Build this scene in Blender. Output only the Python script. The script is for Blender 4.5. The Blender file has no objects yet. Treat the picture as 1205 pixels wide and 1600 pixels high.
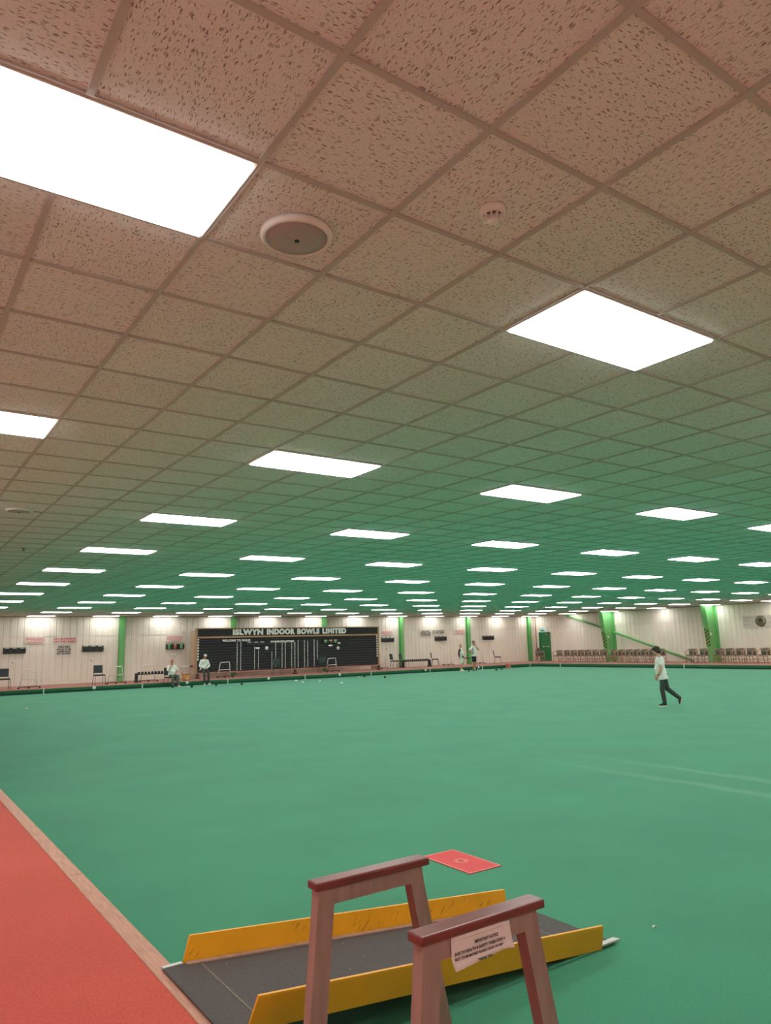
import bpy, bmesh, math, random
from mathutils import Vector, Matrix, Euler
random.seed(7)
sc = bpy.context.scene
C = sc.collection
PI = math.pi

# ------------------------------------------------------------------ camera, world, exposure
H = 1.72                                    # eye above the green
R_ = Vector((0.8209027717, -0.5704751071, -0.0260152169))
U_ = Vector((-0.0817091237, -0.1624205131, 0.9833326985))
F_ = Vector((0.5651922314, 0.8050948572, 0.1799444705))
cam_d = bpy.data.cameras.new('camera'); cam = bpy.data.objects.new('camera', cam_d); C.objects.link(cam)
m = Matrix.Identity(4)
for i in range(3):
    m[i][0], m[i][1], m[i][2] = R_[i], U_[i], -F_[i]
m[0][3], m[1][3], m[2][3] = 0, 0, H
cam.matrix_world = m
cam_d.sensor_fit = 'VERTICAL'; cam_d.sensor_height = 36.0; cam_d.sensor_width = 27.1
cam_d.lens = 1129.87 / 1600 * 36.0
cam_d.clip_start = 0.05; cam_d.clip_end = 200
sc.camera = cam
w = bpy.data.worlds.new('world'); sc.world = w; w.use_nodes = True
w.node_tree.nodes['Background'].inputs[0].default_value = (0.5, 0.5, 0.5, 1)
w.node_tree.nodes['Background'].inputs[1].default_value = 0.0
sc.view_settings.view_transform = 'Standard'; sc.view_settings.look = 'None'
sc.view_settings.gamma = 1.0; sc.view_settings.use_curve_mapping = False
sc.view_settings.exposure = 0.0
LIGHT = 15.4
try:
    sc.cycles.max_bounces = 10; sc.cycles.diffuse_bounces = 6
    sc.cycles.use_denoising = True
    sc.cycles.sample_clamp_indirect = 10
except Exception:
    pass

# ------------------------------------------------------------------ dimensions
ZB = 0.22                                   # bank top above the green
ZC = 3.502                                  # underside of the ceiling grid
TU, TV = 0.6085, 0.6                        # ceiling grid pitch
U0, V0 = 1.70659 * TU, 2.72192 * TV         # a grid crossing
XW, YW = 40.85, 39.1                         # side wall, scoreboard wall
XN, YN = -1.6, -2.3                         # walls behind the camera
XB, YB = 36.5, 35.0                         # far bank edges
XE = 1.31                                   # near bank edge
YE = 0.9                                   # near end of the green

# ------------------------------------------------------------------ helpers
def lin(c):
    return tuple(((v / 255) / 12.92 if v / 255 <= 0.04045 else ((v / 255 + 0.055) / 1.055) ** 2.4) for v in c)

def mat(name, rgb, rough=0.5, metal=0.0, var=0.06, scale=20.0, bump=0.0, bscale=None, spec=0.5, sheen=0.0, stretch=(1, 1, 1), linear=False, emit=0.0):
    m_ = bpy.data.materials.new(name); m_.use_nodes = True
    nt = m_.node_tree; N = nt.nodes; L = nt.links
    b = N['Principled BSDF']
    c = rgb if linear else lin(rgb)
    tc = N.new('ShaderNodeTexCoord'); mp = N.new('ShaderNodeMapping'); mp.inputs['Scale'].default_value = stretch
    L.new(tc.outputs['Object'], mp.inputs[0])
    nz = N.new('ShaderNodeTexNoise'); nz.inputs['Scale'].default_value = scale; nz.inputs['Detail'].default_value = 3
    L.new(mp.outputs[0], nz.inputs['Vector'])
    cr = N.new('ShaderNodeValToRGB')
    cr.color_ramp.elements[0].position = 0.3; cr.color_ramp.elements[1].position = 0.7
    cr.color_ramp.elements[0].color = (*[v * (1 - var) for v in c], 1)
    cr.color_ramp.elements[1].color = (*[min(1, v * (1 + var)) for v in c], 1)
    L.new(nz.outputs[0], cr.inputs[0]); L.new(cr.outputs[0], b.inputs['Base Color'])
    b.inputs['Roughness'].default_value = rough; b.inputs['Metallic'].default_value = metal
    b.inputs['Specular IOR Level'].default_value = spec
    if sheen:
        b.inputs['Sheen Weight'].default_value = sheen; b.inputs['Sheen Roughness'].default_value = 0.5
    if emit:
        L.new(cr.outputs[0], b.inputs['Emission Color']); b.inputs['Emission Strength'].default_value = emit
    if bump:
        bn = N.new('ShaderNodeTexNoise'); bn.inputs['Scale'].default_value = bscale or scale
        L.new(mp.outputs[0], bn.inputs['Vector'])
        bp = N.new('ShaderNodeBump'); bp.inputs['Strength'].default_value = bump; bp.inputs['Distance'].default_value = 0.01
        L.new(bn.outputs[0], bp.inputs['Height']); L.new(bp.outputs[0], b.inputs['Normal'])
    return m_

class MB:
    """collects simple shapes into one mesh"""
    def __init__(self): self.v = []; self.f = []; self.mi = []; self.cur = 0; self.sm = []
    def add(self, vs, fs, smooth=False):
        o = len(self.v); self.v += [tuple(p) for p in vs]
        for f in fs: self.f.append(tuple(i + o for i in f)); self.mi.append(self.cur); self.sm.append(smooth)
        return self
    def box(self, x0, x1, y0, y1, z0, z1, M=None):
        vs = [Vector((x, y, z)) for z in (z0, z1) for y in (y0, y1) for x in (x0, x1)]
        if M is not None: vs = [M @ p for p in vs]
        return self.add(vs, [(0, 2, 3, 1), (4, 5, 7, 6), (0, 1, 5, 4), (2, 6, 7, 3), (0, 4, 6, 2), (1, 3, 7, 5)])
    def bbox(self, x0, x1, y0, y1, z0, z1, b=0.004, M=None):
        """box with bevelled edges"""
        bm = bmesh.new(); bmesh.ops.create_cube(bm, size=1.0)
        for p in bm.verts:
            p.co = Vector((x0 + (p.co.x + .5) * (x1 - x0), y0 + (p.co.y + .5) * (y1 - y0), z0 + (p.co.z + .5) * (z1 - z0)))
        bmesh.ops.bevel(bm, geom=list(bm.edges), offset=b, segments=2, affect='EDGES', profile=0.5)
        return self.bm(bm, M)
    def bm(self, bm, M=None, smooth=False):
        bm.verts.index_update()
        vs = [(M @ p.co) if M is not None else p.co.copy() for p in bm.verts]
        self.add(vs, [tuple(q.index for q in f.verts) for f in bm.faces], smooth); bm.free(); return self
    def prism(self, poly, axis, a, b):
        """extrude a closed 2D polygon along an axis ('x': poly=(y,z); 'y': (x,z); 'z': (x,y))"""
        n = len(poly); vs = []
        for t in (a, b):
            for p in poly:
                vs.append({'x': (t, p[0], p[1]), 'y': (p[0], t, p[1]), 'z': (p[0], p[1], t)}[axis])
        fs = [tuple(range(n - 1, -1, -1)), tuple(range(n, 2 * n))] + [(i, (i + 1) % n, n + (i + 1) % n, n + i) for i in range(n)]
        return self.add(vs, fs)
    def tube(self, pts, r, n=8, r1=None, smooth=True, close=False):
        pts = [Vector(p) for p in pts]; k = len(pts); vs = []; fs = []
        up = None
        for i, p in enumerate(pts):
            d = (pts[min(i + 1, k - 1)] - pts[max(i - 1, 0)]).normalized()
            if up is None:
                up = d.orthogonal().normalized()
            up = (up - d * up.dot(d))
            if up.length < 1e-5: up = d.orthogonal()
            up.normalize()
            s = d.cross(up)
            rr = r if r1 is None else r + (r1 - r) * i / max(1, k - 1)
            if isinstance(r, (list, tuple)): rr = r[i]
            for j in range(n):
                a = 2 * PI * j / n
                vs.append(p + up * math.cos(a) * rr + s * math.sin(a) * rr)
        for i in range(k - 1):
            for j in range(n):
                fs.append((i * n + j, i * n + (j + 1) % n, (i + 1) * n + (j + 1) % n, (i + 1) * n + j))
        self.add(vs, fs, smooth)
        o = len(self.v) - len(vs)
        self.f.append(tuple(o + j for j in range(n - 1, -1, -1))); self.mi.append(self.cur); self.sm.append(False)
        self.f.append(tuple(o + (k - 1) * n + j for j in range(n))); self.mi.append(self.cur); self.sm.append(False)
        return self
    def lathe(self, prof, c=(0, 0, 0), n=24, M=None, smooth=True):
        """prof: list of (r, z)"""
        vs = []; fs = []; k = len(prof)
        for r, z in prof:
            for j in range(n):
                a = 2 * PI * j / n; p = Vector((r * math.cos(a), r * math.sin(a), z))
                vs.append((M @ p if M is not None else p) + Vector(c))
        for i in range(k - 1):
            for j in range(n):
                fs.append((i * n + j, i * n + (j + 1) % n, (i + 1) * n + (j + 1) % n, (i + 1) * n + j))
        fs.append(tuple(range(n - 1, -1, -1))); fs.append(tuple((k - 1) * n + j for j in range(n)))
        return self.add(vs, fs, smooth)
    def ell(self, c, r, M=None, n=14, mrings=9):
        prof = []
        vs = []; fs = []
        for i in range(1, mrings):
            t = PI * i / mrings
            for j in range(n):
                a = 2 * PI * j / n
                p = Vector((r[0] * math.sin(t) * math.cos(a), r[1] * math.sin(t) * math.sin(a), -r[2] * math.cos(t)))
                vs.append((M @ p if M is not None else p) + Vector(c))
        for z, in ((-r[2],), (r[2],)):
            p = Vector((0, 0, z)); vs.append((M @ p if M is not None else p) + Vector(c))
        k = mrings - 1; b = k * n; t_ = b + 1
        for i in range(k - 1):
            for j in range(n):
                fs.append((i * n + j, i * n + (j + 1) % n, (i + 1) * n + (j + 1) % n, (i + 1) * n + j))
        for j in range(n):
            fs.append((b, (j + 1) % n, j)); fs.append((t_, (k - 1) * n + j, (k - 1) * n + (j + 1) % n))
        return self.add(vs, fs, True)
    def build(self, name, mats, parent=None, loc=(0, 0, 0), rz=0.0):
        me = bpy.data.meshes.new(name); me.from_pydata(self.v, [], self.f)
        if not isinstance(mats, (list, tuple)): mats = [mats]
        for q in mats: me.materials.append(q)
        me.polygons.foreach_set('material_index', self.mi); me.polygons.foreach_set('use_smooth', self.sm)
        me.update()
        o = bpy.data.objects.new(name, me); C.objects.link(o)
        if parent is not None: o.parent = parent
        o.location = loc; o.rotation_euler = (0, 0, rz)
        return o

def tag(o, label, cat, group=None):
    o['label'] = label; o['category'] = cat
    if group: o['group'] = group
    return o
def thing(name, label, cat, loc=(0, 0, 0), rz=0.0, group=None):
    o = bpy.data.objects.new(name, None); o.empty_display_size = 0.1; C.objects.link(o)
    o.location = loc; o.rotation_euler = (0, 0, rz)
    return tag(o, label, cat, group)
def struct(o):
    o['kind'] = 'structure'; return o
def kids(o): return [c for c in bpy.data.objects if c.parent == o]
def dup(root, loc, rz=0.0, label=None, group=None):
    r = root.copy(); C.objects.link(r); r.location = loc; r.rotation_euler = (0, 0, rz)
    if label: r['label'] = label
    if group: r['group'] = group
    for ch in list(root.children):
        c = ch.copy(); C.objects.link(c); c.parent = r
        for g in list(ch.children):
            d = g.copy(); C.objects.link(d); d.parent = c
    return r
def text(name, body, size, M, material, parent=None, bold=0.0, depth=0.0, align='CENTER', sx=1.0, space=1.0, fit=None):
    cu = bpy.data.curves.new(name, 'FONT'); cu.body = body; cu.size = size; cu.align_x = align; cu.align_y = 'CENTER'
    cu.offset = bold; cu.extrude = depth; cu.resolution_u = 3; cu.space_character = space
    t = bpy.data.objects.new(name, cu); C.objects.link(t)
    dg = bpy.context.evaluated_depsgraph_get(); me = bpy.data.meshes.new_from_object(t.evaluated_get(dg))
    bpy.data.objects.remove(t); bpy.data.curves.remove(cu)
    if fit:
        xs = [v.co.x for v in me.vertices]; sx = fit / (max(xs) - min(xs))
    me.transform(M @ Matrix.Diagonal((sx, 1, 1, 1)))
    me.materials.clear(); me.materials.append(material)
    o = bpy.data.objects.new(name, me); C.objects.link(o); o.parent = parent
    return o
def wallM(x, y, z):   # text on the scoreboard wall, facing -y
    return Matrix.Translation((x, y, z)) @ Matrix.Rotation(PI / 2, 4, 'X')
def sideM(x, y, z):   # text on the side wall, facing -x
    return Matrix.Translation((x, y, z)) @ Matrix.Rotation(-PI / 2, 4, 'Z') @ Matrix.Rotation(PI / 2, 4, 'X')

# ------------------------------------------------------------------ materials
def carpet(name, rgb, sheen, streak=False):
    m_ = bpy.data.materials.new(name); m_.use_nodes = True
    nt = m_.node_tree; N = nt.nodes; L = nt.links; b = N['Principled BSDF']
    tc = N.new('ShaderNodeTexCoord')
    n1 = N.new('ShaderNodeTexNoise'); n1.inputs['Scale'].default_value = 140; n1.inputs['Detail'].default_value = 3
    n2 = N.new('ShaderNodeTexNoise'); n2.inputs['Scale'].default_value = 0.9; n2.inputs['Detail'].default_value = 3
    L.new(tc.outputs['Object'], n1.inputs['Vector']); L.new(tc.outputs['Object'], n2.inputs['Vector'])
    cr = N.new('ShaderNodeValToRGB'); c = rgb
    cr.color_ramp.elements[0].position = 0.3; cr.color_ramp.elements[1].position = 0.72
    cr.color_ramp.elements[0].color = (*[v * 0.78 for v in c], 1)
    cr.color_ramp.elements[1].color = (*[v * 1.2 for v in c], 1)
    L.new(n1.outputs[0], cr.inputs[0])
    mx = N.new('ShaderNodeMix'); mx.data_type = 'RGBA'; mx.blend_type = 'MULTIPLY'; mx.inputs[0].default_value = 1
    c2 = N.new('ShaderNodeValToRGB'); c2.color_ramp.elements[0].position = 0.3; c2.color_ramp.elements[1].position = 0.7
    c2.color_ramp.elements[0].color = (0.93, 0.93, 0.93, 1); c2.color_ramp.elements[1].color = (1.06, 1.06, 1.06, 1)
    L.new(n2.outputs[0], c2.inputs[0]); L.new(cr.outputs[0], mx.inputs[6]); L.new(c2.outputs[0], mx.inputs[7])
    out = mx.outputs[2]
    if streak:       # two scuffed tracks worn into the nap, running up the rink
        sp = N.new('ShaderNodeSeparateXYZ'); L.new(tc.outputs['Object'], sp.inputs[0])
        wob = N.new('ShaderNodeTexNoise'); wob.inputs['Scale'].default_value = 1.6; L.new(tc.outputs['Object'], wob.inputs['Vector'])
        def mth(op, a, bb, clamp=False):
            n = N.new('ShaderNodeMath'); n.operation = op; n.use_clamp = clamp
            for i, q in enumerate((a, bb)):
                if isinstance(q, (int, float)): n.inputs[i].default_value = q
                else: L.new(q, n.inputs[i])
            return n.outputs[0]
        masks = []
        for x0, wd in ((8.87, 0.16), (8.1, 0.17)):
            dx = mth('ADD', mth('SUBTRACT', sp.outputs[0], x0), mth('MULTIPLY', mth('SUBTRACT', wob.outputs[0], 0.5), 0.25))
            masks.append(mth('SUBTRACT', 1.0, mth('DIVIDE', mth('ABSOLUTE', dx, 0), wd), True))
        mk = mth('MAXIMUM', *masks)
        fy = mth('MULTIPLY', mth('SUBTRACT', 8.0, sp.outputs[1]), 0.35, True)
        mk = mth('MULTIPLY', mth('MULTIPLY', mk, fy), 0.17)
        m2 = N.new('ShaderNodeMix'); m2.data_type = 'RGBA'; L.new(mk, m2.inputs[0]); L.new(out, m2.inputs[6])
        m2.inputs[7].default_value = (0.45, 0.62, 0.5, 1); out = m2.outputs[2]
    L.new(out, b.inputs['Base Color'])
    b.inputs['Roughness'].default_value = 0.95; b.inputs['Specular IOR Level'].default_value = 0.15
    b.inputs['Sheen Weight'].default_value = sheen; b.inputs['Sheen Roughness'].default_value = 0.45
    bp = N.new('ShaderNodeBump'); bp.inputs['Strength'].default_value = 0.35; bp.inputs['Distance'].default_value = 0.004
    L.new(n1.outputs[0], bp.inputs['Height']); L.new(bp.outputs[0], b.inputs['Normal'])
    return m_
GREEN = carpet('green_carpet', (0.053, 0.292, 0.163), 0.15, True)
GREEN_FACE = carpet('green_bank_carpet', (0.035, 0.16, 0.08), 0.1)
RED_FAR = carpet('faded_red_carpet', (0.40, 0.175, 0.14), 0.1)
RED = carpet('red_carpet', (0.60, 0.100, 0.07), 0.12)

def ceiling_tile():
    m_ = bpy.data.materials.new('mineral_fibre_tile'); m_.use_nodes = True
    nt = m_.node_tree; N = nt.nodes; L = nt.links; b = N['Principled BSDF']
    tc = N.new('ShaderNodeTexCoord'); sp = N.new('ShaderNodeSeparateXYZ'); L.new(tc.outputs['Object'], sp.inputs[0])
    def mth(op, a, bb=0.0, clamp=False):
        n = N.new('ShaderNodeMath'); n.operation = op; n.use_clamp = clamp
        for i, q in enumerate((a, bb)):
            if isinstance(q, (int, float)): n.inputs[i].default_value = q
            else: L.new(q, n.inputs[i])
        return n.outputs[0]
    iu = mth('FLOOR', mth('DIVIDE', mth('SUBTRACT', sp.outputs[0], U0), TU))
    iv = mth('FLOOR', mth('DIVIDE', mth('SUBTRACT', sp.outputs[1], V0), TV))
    cv = N.new('ShaderNodeCombineXYZ'); L.new(iu, cv.inputs[0]); L.new(iv, cv.inputs[1])
    wn = N.new('ShaderNodeTexWhiteNoise'); wn.noise_dimensions = '2D'; L.new(cv.outputs[0], wn.inputs['Vector'])
    par = mth('FRACT', mth('MULTIPLY', mth('ADD', iu, iv), 0.5))          # 0 or .5: basket-weave laying
    sw = mth('GREATER_THAN', par, 0.25)
    a = N.new('ShaderNodeCombineXYZ'); L.new(sp.outputs[0], a.inputs[0]); L.new(sp.outputs[1], a.inputs[1])
    c = N.new('ShaderNodeCombineXYZ'); L.new(sp.outputs[1], c.inputs[0]); L.new(sp.outputs[0], c.inputs[1])
    mx = N.new('ShaderNodeMix'); mx.data_type = 'VECTOR'; L.new(sw, mx.inputs[0]); L.new(a.outputs[0], mx.inputs[4]); L.new(c.outputs[0], mx.inputs[5])
    off = N.new('ShaderNodeVectorMath'); off.operation = 'MULTIPLY_ADD'; L.new(wn.outputs['Color'], off.inputs[0])
    off.inputs[1].default_value = (7, 7, 0); L.new(mx.outputs[1], off.inputs[2])
    dn = N.new('ShaderNodeTexNoise'); dn.inputs['Scale'].default_value = 45; L.new(off.outputs[0], dn.inputs['Vector'])
    ds = N.new('ShaderNodeVectorMath'); ds.operation = 'MULTIPLY_ADD'; L.new(dn.outputs['Color'], ds.inputs[0])
    ds.inputs[1].default_value = (0.02, 0.02, 0); L.new(off.outputs[0], ds.inputs[2])
    def fissure(sx, sy, lo, hi, keep):
        mp = N.new('ShaderNodeMapping'); mp.inputs['Scale'].default_value = (sx, sy, 1); L.new(ds.outputs[0], mp.inputs[0])
        vo = N.new('ShaderNodeTexVoronoi'); vo.voronoi_dimensions = '2D'; vo.inputs['Scale'].default_value = 1; L.new(mp.outputs[0], vo.inputs['Vector'])
        sc_ = N.new('ShaderNodeSeparateColor'); L.new(vo.outputs['Color'], sc_.inputs[0])
        thr = mth('MULTIPLY_ADD' if False else 'MULTIPLY', sc_.outputs[0], hi)
        thr = mth('ADD', thr, lo)
        inside = mth('MULTIPLY', mth('SUBTRACT', thr, vo.outputs['Distance']), 9.0, True)
        return mth('MULTIPLY', inside, mth('GREATER_THAN', sc_.outputs[1], keep))
    f = mth('MAXIMUM', fissure(34, 150, 0.06, 0.36, 0.42), mth('MULTIPLY', fissure(100, 260, 0.05, 0.28, 0.5), 0.6))
    nz = N.new('ShaderNodeTexNoise'); nz.inputs['Scale'].default_value = 260; L.new(tc.outputs['Object'], nz.inputs['Vector'])
    tone = mth('MULTIPLY_ADD' if False else 'ADD', mth('MULTIPLY', wn.outputs['Value'], 0.05), 0.97)
    base = N.new('ShaderNodeMix'); base.data_type = 'RGBA'; L.new(f, base.inputs[0])
    t1 = N.new('ShaderNodeMix'); t1.data_type = 'RGBA'; L.new(nz.outputs[0], t1.inputs[0])
    t1.inputs[6].default_value = (0.75, 0.755, 0.73, 1); t1.inputs[7].default_value = (0.83, 0.835, 0.81, 1)
    t2 = N.new('ShaderNodeMix'); t2.data_type = 'RGBA'; t2.blend_type = 'MULTIPLY'; t2.inputs[0].default_value = 1
    L.new(t1.outputs[2], t2.inputs[6])
    cc = N.new('ShaderNodeCombineColor'); [L.new(tone, cc.inputs[i]) for i in range(3)]; L.new(cc.outputs[0], t2.inputs[7])
    L.new(t2.outputs[2], base.inputs[6]); base.inputs[7].default_value = (0.33, 0.30, 0.275, 1)
    L.new(base.outputs[2], b.inputs['Base Color']); b.inputs['Roughness'].default_value = 0.95; b.inputs['Specular IOR Level'].default_value = 0.1
    bp = N.new('ShaderNodeBump'); bp.inputs['Strength'].default_value = 0.5; bp.inputs['Distance'].default_value = 0.004; bp.invert = True
    L.new(f, bp.inputs['Height']); L.new(bp.outputs[0], b.inputs['Normal'])
    return m_
TILE = ceiling_tile()
TBAR = mat('grid_bar_paint', (188, 184, 178), 0.6, var=0.03, scale=8)
CLAD = mat('cream_cladding', (238, 228, 213), 0.55, var=0.025, scale=1.5)
CLAD_UP = mat('shaded_cream_cladding', (230, 222, 208), 0.55, var=0.03, scale=1.5)  # upper tier greyer: shading under the ceiling put into the colour
TIMBER = mat('varnished_pine', (196, 142, 118), 0.5, var=0.16, scale=9, stretch=(9, 0.7, 9), spec=0.35)
TIMBER_X = mat('varnished_pine_cross', (190, 138, 114), 0.5, var=0.14, scale=9, stretch=(0.7, 9, 9), spec=0.35)
DARKGREEN = mat('dark_green_lower_strip', (16, 62, 42), 0.8, var=0.1)
STEEL_GREEN = mat('bright_green_steel_paint', (110, 182, 108), 0.45, var=0.03, scale=3)
GREY_TRIM = mat('grey_trim_paint', (150, 140, 128), 0.6)
DOOR_GREEN = mat('dark_green_door_paint', (52, 128, 76), 0.45, var=0.05, scale=4)
WHITE = mat('white_paint', (232, 230, 224), 0.45, var=0.03)
WHITE_METAL = mat('white_tube_enamel', (225, 222, 214), 0.35, var=0.03)
BLACK = mat('black_plastic', (22, 22, 22), 0.45, var=0.12)
BLACKVINYL = mat('charcoal_vinyl', (40, 44, 44), 0.55, var=0.1)
GREENVINYL = mat('dark_green_vinyl', (30, 54, 48), 0.55, var=0.1)
STEELDARK = mat('dark_tube_steel', (82, 72, 66), 0.4, 0.6, var=0.1)
CHROME = mat('dull_tube_steel', (150, 140, 132), 0.35, 0.7, var=0.06)
BOARD = mat('black_board_felt', (34, 34, 36), 0.75, var=0.1, scale=6)
BOARD_WOOD = mat('scoreboard_oak_trim', (172, 132, 98), 0.5, var=0.12, scale=4, stretch=(1, 1, 6))
BOARD_DARKWOOD = mat('scoreboard_brown_leg', (92, 56, 44), 0.5, var=0.12)
REDINK = mat('red_sign_lettering', (214, 92, 98), 0.7, var=0.05)
BLACKINK = mat('black_sign_lettering', (46, 44, 44), 0.7, var=0.05)
SIGN = mat('white_sign_board', (226, 216, 204), 0.5, var=0.02)
YELLOW = None
WOODCHAIR = mat('beech_chair_wood', (176, 132, 104), 0.5, var=0.14, scale=8)
TUBFABRIC = mat('grey_olive_chair_fabric', (112, 104, 90), 0.9, var=0.12, scale=60)
RAILWOOD = mat('mahogany_rail', (122, 62, 58), 0.32, var=0.2, scale=7, stretch=(0.8, 10, 10), spec=0.5)
LEGWOOD = mat('pale_varnished_hardwood', (164, 136, 128), 0.42, var=0.12, scale=6, stretch=(5, 5, 0.8), spec=0.4)
LEGRED = mat('red_stained_hardwood', (146, 88, 82), 0.42, var=0.12, scale=6, stretch=(5, 5, 0.8), spec=0.4)
PAPER = mat('white_paper', (240, 226, 222), 0.7, var=0.02)
ALU = mat('aluminium_edge', (206, 204, 198), 0.4, 0.3, var=0.06)

def scuffed_yellow():
    m_ = mat('yellow_rail_paint', (240, 172, 30), 0.4, var=0.06, scale=5)
    nt = m_.node_tree; N = nt.nodes; L = nt.links; b = N['Principled BSDF']
    tc = N.new('ShaderNodeTexCoord'); mp = N.new('ShaderNodeMapping')
    vr = N.new('ShaderNodeVectorRotate'); vr.rotation_type = 'Y_AXIS'; vr.inputs['Angle'].default_value = 0.75; L.new(tc.outputs['Object'], vr.inputs['Vector'])
    mp.inputs['Scale'].default_value = (12, 1, 170); L.new(vr.outputs[0], mp.inputs[0])
    nz = N.new('ShaderNodeTexNoise'); nz.inputs['Scale'].default_value = 1; nz.inputs['Detail'].default_value = 1; L.new(mp.outputs[0], nz.inputs['Vector'])
    n2 = N.new('ShaderNodeTexNoise'); n2.inputs['Scale'].default_value = 3.2; L.new(tc.outputs['Object'], n2.inputs['Vector'])
    r1 = N.new('ShaderNodeValToRGB'); r1.color_ramp.elements[0].position = 0.66; r1.color_ramp.elements[1].position = 0.72
    r2 = N.new('ShaderNodeValToRGB'); r2.color_ramp.elements[0].position = 0.52; r2.color_ramp.elements[1].position = 0.6
    L.new(nz.outputs[0], r1.inputs[0]); L.new(n2.outputs[0], r2.inputs[0])
    mm = N.new('ShaderNodeMath'); mm.operation = 'MULTIPLY'; L.new(r1.outputs[0], mm.inputs[0]); L.new(r2.outputs[0], mm.inputs[1])
    old = b.inputs['Base Color'].links[0].from_socket
    mx = N.new('ShaderNodeMix'); mx.data_type = 'RGBA'; L.new(mm.outputs[0], mx.inputs[0]); L.new(old, mx.inputs[6])
    mx.inputs[7].default_value = (0.10, 0.055, 0.012, 1); L.new(mx.outputs[2], b.inputs['Base Color'])
    return m_
YELLOW = scuffed_yellow(); YELLOW_CLEAN = mat('clean_yellow_paint', (240, 172, 34), 0.42, var=0.05, scale=5)
def deck_mat():
    m_ = mat('black_grit_sheet', (84, 78, 76), 0.8, var=0.14, scale=60, bump=0.3, bscale=400)
    nt = m_.node_tree; N = nt.nodes; L = nt.links; b = N['Principled BSDF']
    tc = N.new('ShaderNodeTexCoord')
    vo = N.new('ShaderNodeTexVoronoi'); vo.inputs['Scale'].default_value = 26; L.new(tc.outputs['Object'], vo.inputs['Vector'])
    sc_ = N.new('ShaderNodeSeparateColor'); L.new(vo.outputs['Color'], sc_.inputs[0])
    a = N.new('ShaderNodeMath'); a.operation = 'LESS_THAN'; a.inputs[1].default_value = 0.09; L.new(vo.outputs['Distance'], a.inputs[0])
    k = N.new('ShaderNodeMath'); k.operation = 'GREATER_THAN'; k.inputs[1].default_value = 0.86; L.new(sc_.outputs[0], k.inputs[0])
    mm = N.new('ShaderNodeMath'); mm.operation = 'MULTIPLY'; L.new(a.outputs[0], mm.inputs[0]); L.new(k.outputs[0], mm.inputs[1])
    old = b.inputs['Base Color'].links[0].from_socket
    mx = N.new('ShaderNodeMix'); mx.data_type = 'RGBA'; L.new(mm.outputs[0], mx.inputs[0]); L.new(old, mx.inputs[6])
    mx.inputs[7].default_value = (0.5, 0.46, 0.42, 1); L.new(mx.outputs[2], b.inputs['Base Color'])
    return m_
DECK = deck_mat()
def emission(name, rgb, strength):
    m_ = bpy.data.materials.new(name); m_.use_nodes = True; nt = m_.node_tree; N = nt.nodes; L = nt.links
    N.remove(N['Principled BSDF']); e = N.new('ShaderNodeEmission'); out = N['Material Output']
    tc = N.new('ShaderNodeTexCoord'); wv = N.new('ShaderNodeTexNoise'); wv.inputs['Scale'].default_value = 6
    L.new(tc.outputs['Object'], wv.inputs['Vector'])
    cr = N.new('ShaderNodeValToRGB'); cr.color_ramp.elements[0].color = (*[v * .96 for v in rgb], 1); cr.color_ramp.elements[1].color = (*rgb, 1)
    L.new(wv.outputs[0], cr.inputs[0]); L.new(cr.outputs[0], e.inputs[0]); e.inputs[1].default_value = strength
    L.new(e.outputs[0], out.inputs[0]); return m_
DIFFUSER = emission('lit_diffuser', (1.0, 0.985, 0.975), LIGHT)
DIFFUSER_DIM = emission('dimmed_lit_diffuser', (1.0, 0.985, 0.975), LIGHT * 0.7)

# ------------------------------------------------------------------ setting
ORD = ['first', 'second', 'third', 'fourth', 'fifth', 'sixth', 'seventh', 'eighth', 'ninth', 'tenth', 'eleventh', 'twelfth', 'thirteenth', 'fourteenth', 'fifteenth']
b = MB(); b.box(XE - 0.02, XB + 0.02, YE - 0.02, YB + 0.02, -0.1, 0); o = struct(b.build('floor', GREEN))
# banks: red carpet platforms
def bank(name, x0, x1, y0, y1, m_=None):
    b = MB(); b.box(x0, x1, y0, y1, -0.1, ZB - 0.004); return struct(b.build(name, m_ or RED))
bank('bank_left', XN, XE - 0.10, YN, YW)
bank('bank_far', XE - 0.10, XW, YB + 0.1, YW, RED_FAR)
bank('bank_right', XB + 0.1, XW, YE - 0.1, YB + 0.1, RED_FAR)
bank('bank_near', XE - 0.10, XW, YN, YE - 0.1)
# timber edging in planks
def edging(name, horiz, a0, a1, c0, c1, joints, m_):
    b = MB(); js = [a0] + joints + [a1]
    for p, q in zip(js, js[1:]):
        if horiz: b.bbox(p + .002, q - .002, c0, c1, ZB - 0.03, ZB, 0.004)
        else: b.bbox(c0, c1, p + .002, q - .002, ZB - 0.03, ZB, 0.004)
    return struct(b.build(name, m_))
edging('trim_1', False, YE, YB + .1, XE - 0.10, XE, [5.62, 10.0, 14.4, 18.8, 23.2, 27.6, 32.0], TIMBER)
edging('trim_2', True, XE, XB + .1, YB, YB + 0.1, [5.7, 10.1, 14.5, 18.9, 23.3, 27.7, 32.1], TIMBER_X)
edging('trim_3', False, YE, YB, XB, XB + 0.1, [4.0, 8.4, 12.8, 17.2, 21.6, 26.0, 30.4], TIMBER)
edging('trim_4', True, XE, XB + .1, YE - 0.1, YE, [5.7, 10.1, 14.5, 18.9, 23.3, 27.7, 32.1], TIMBER_X)
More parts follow.
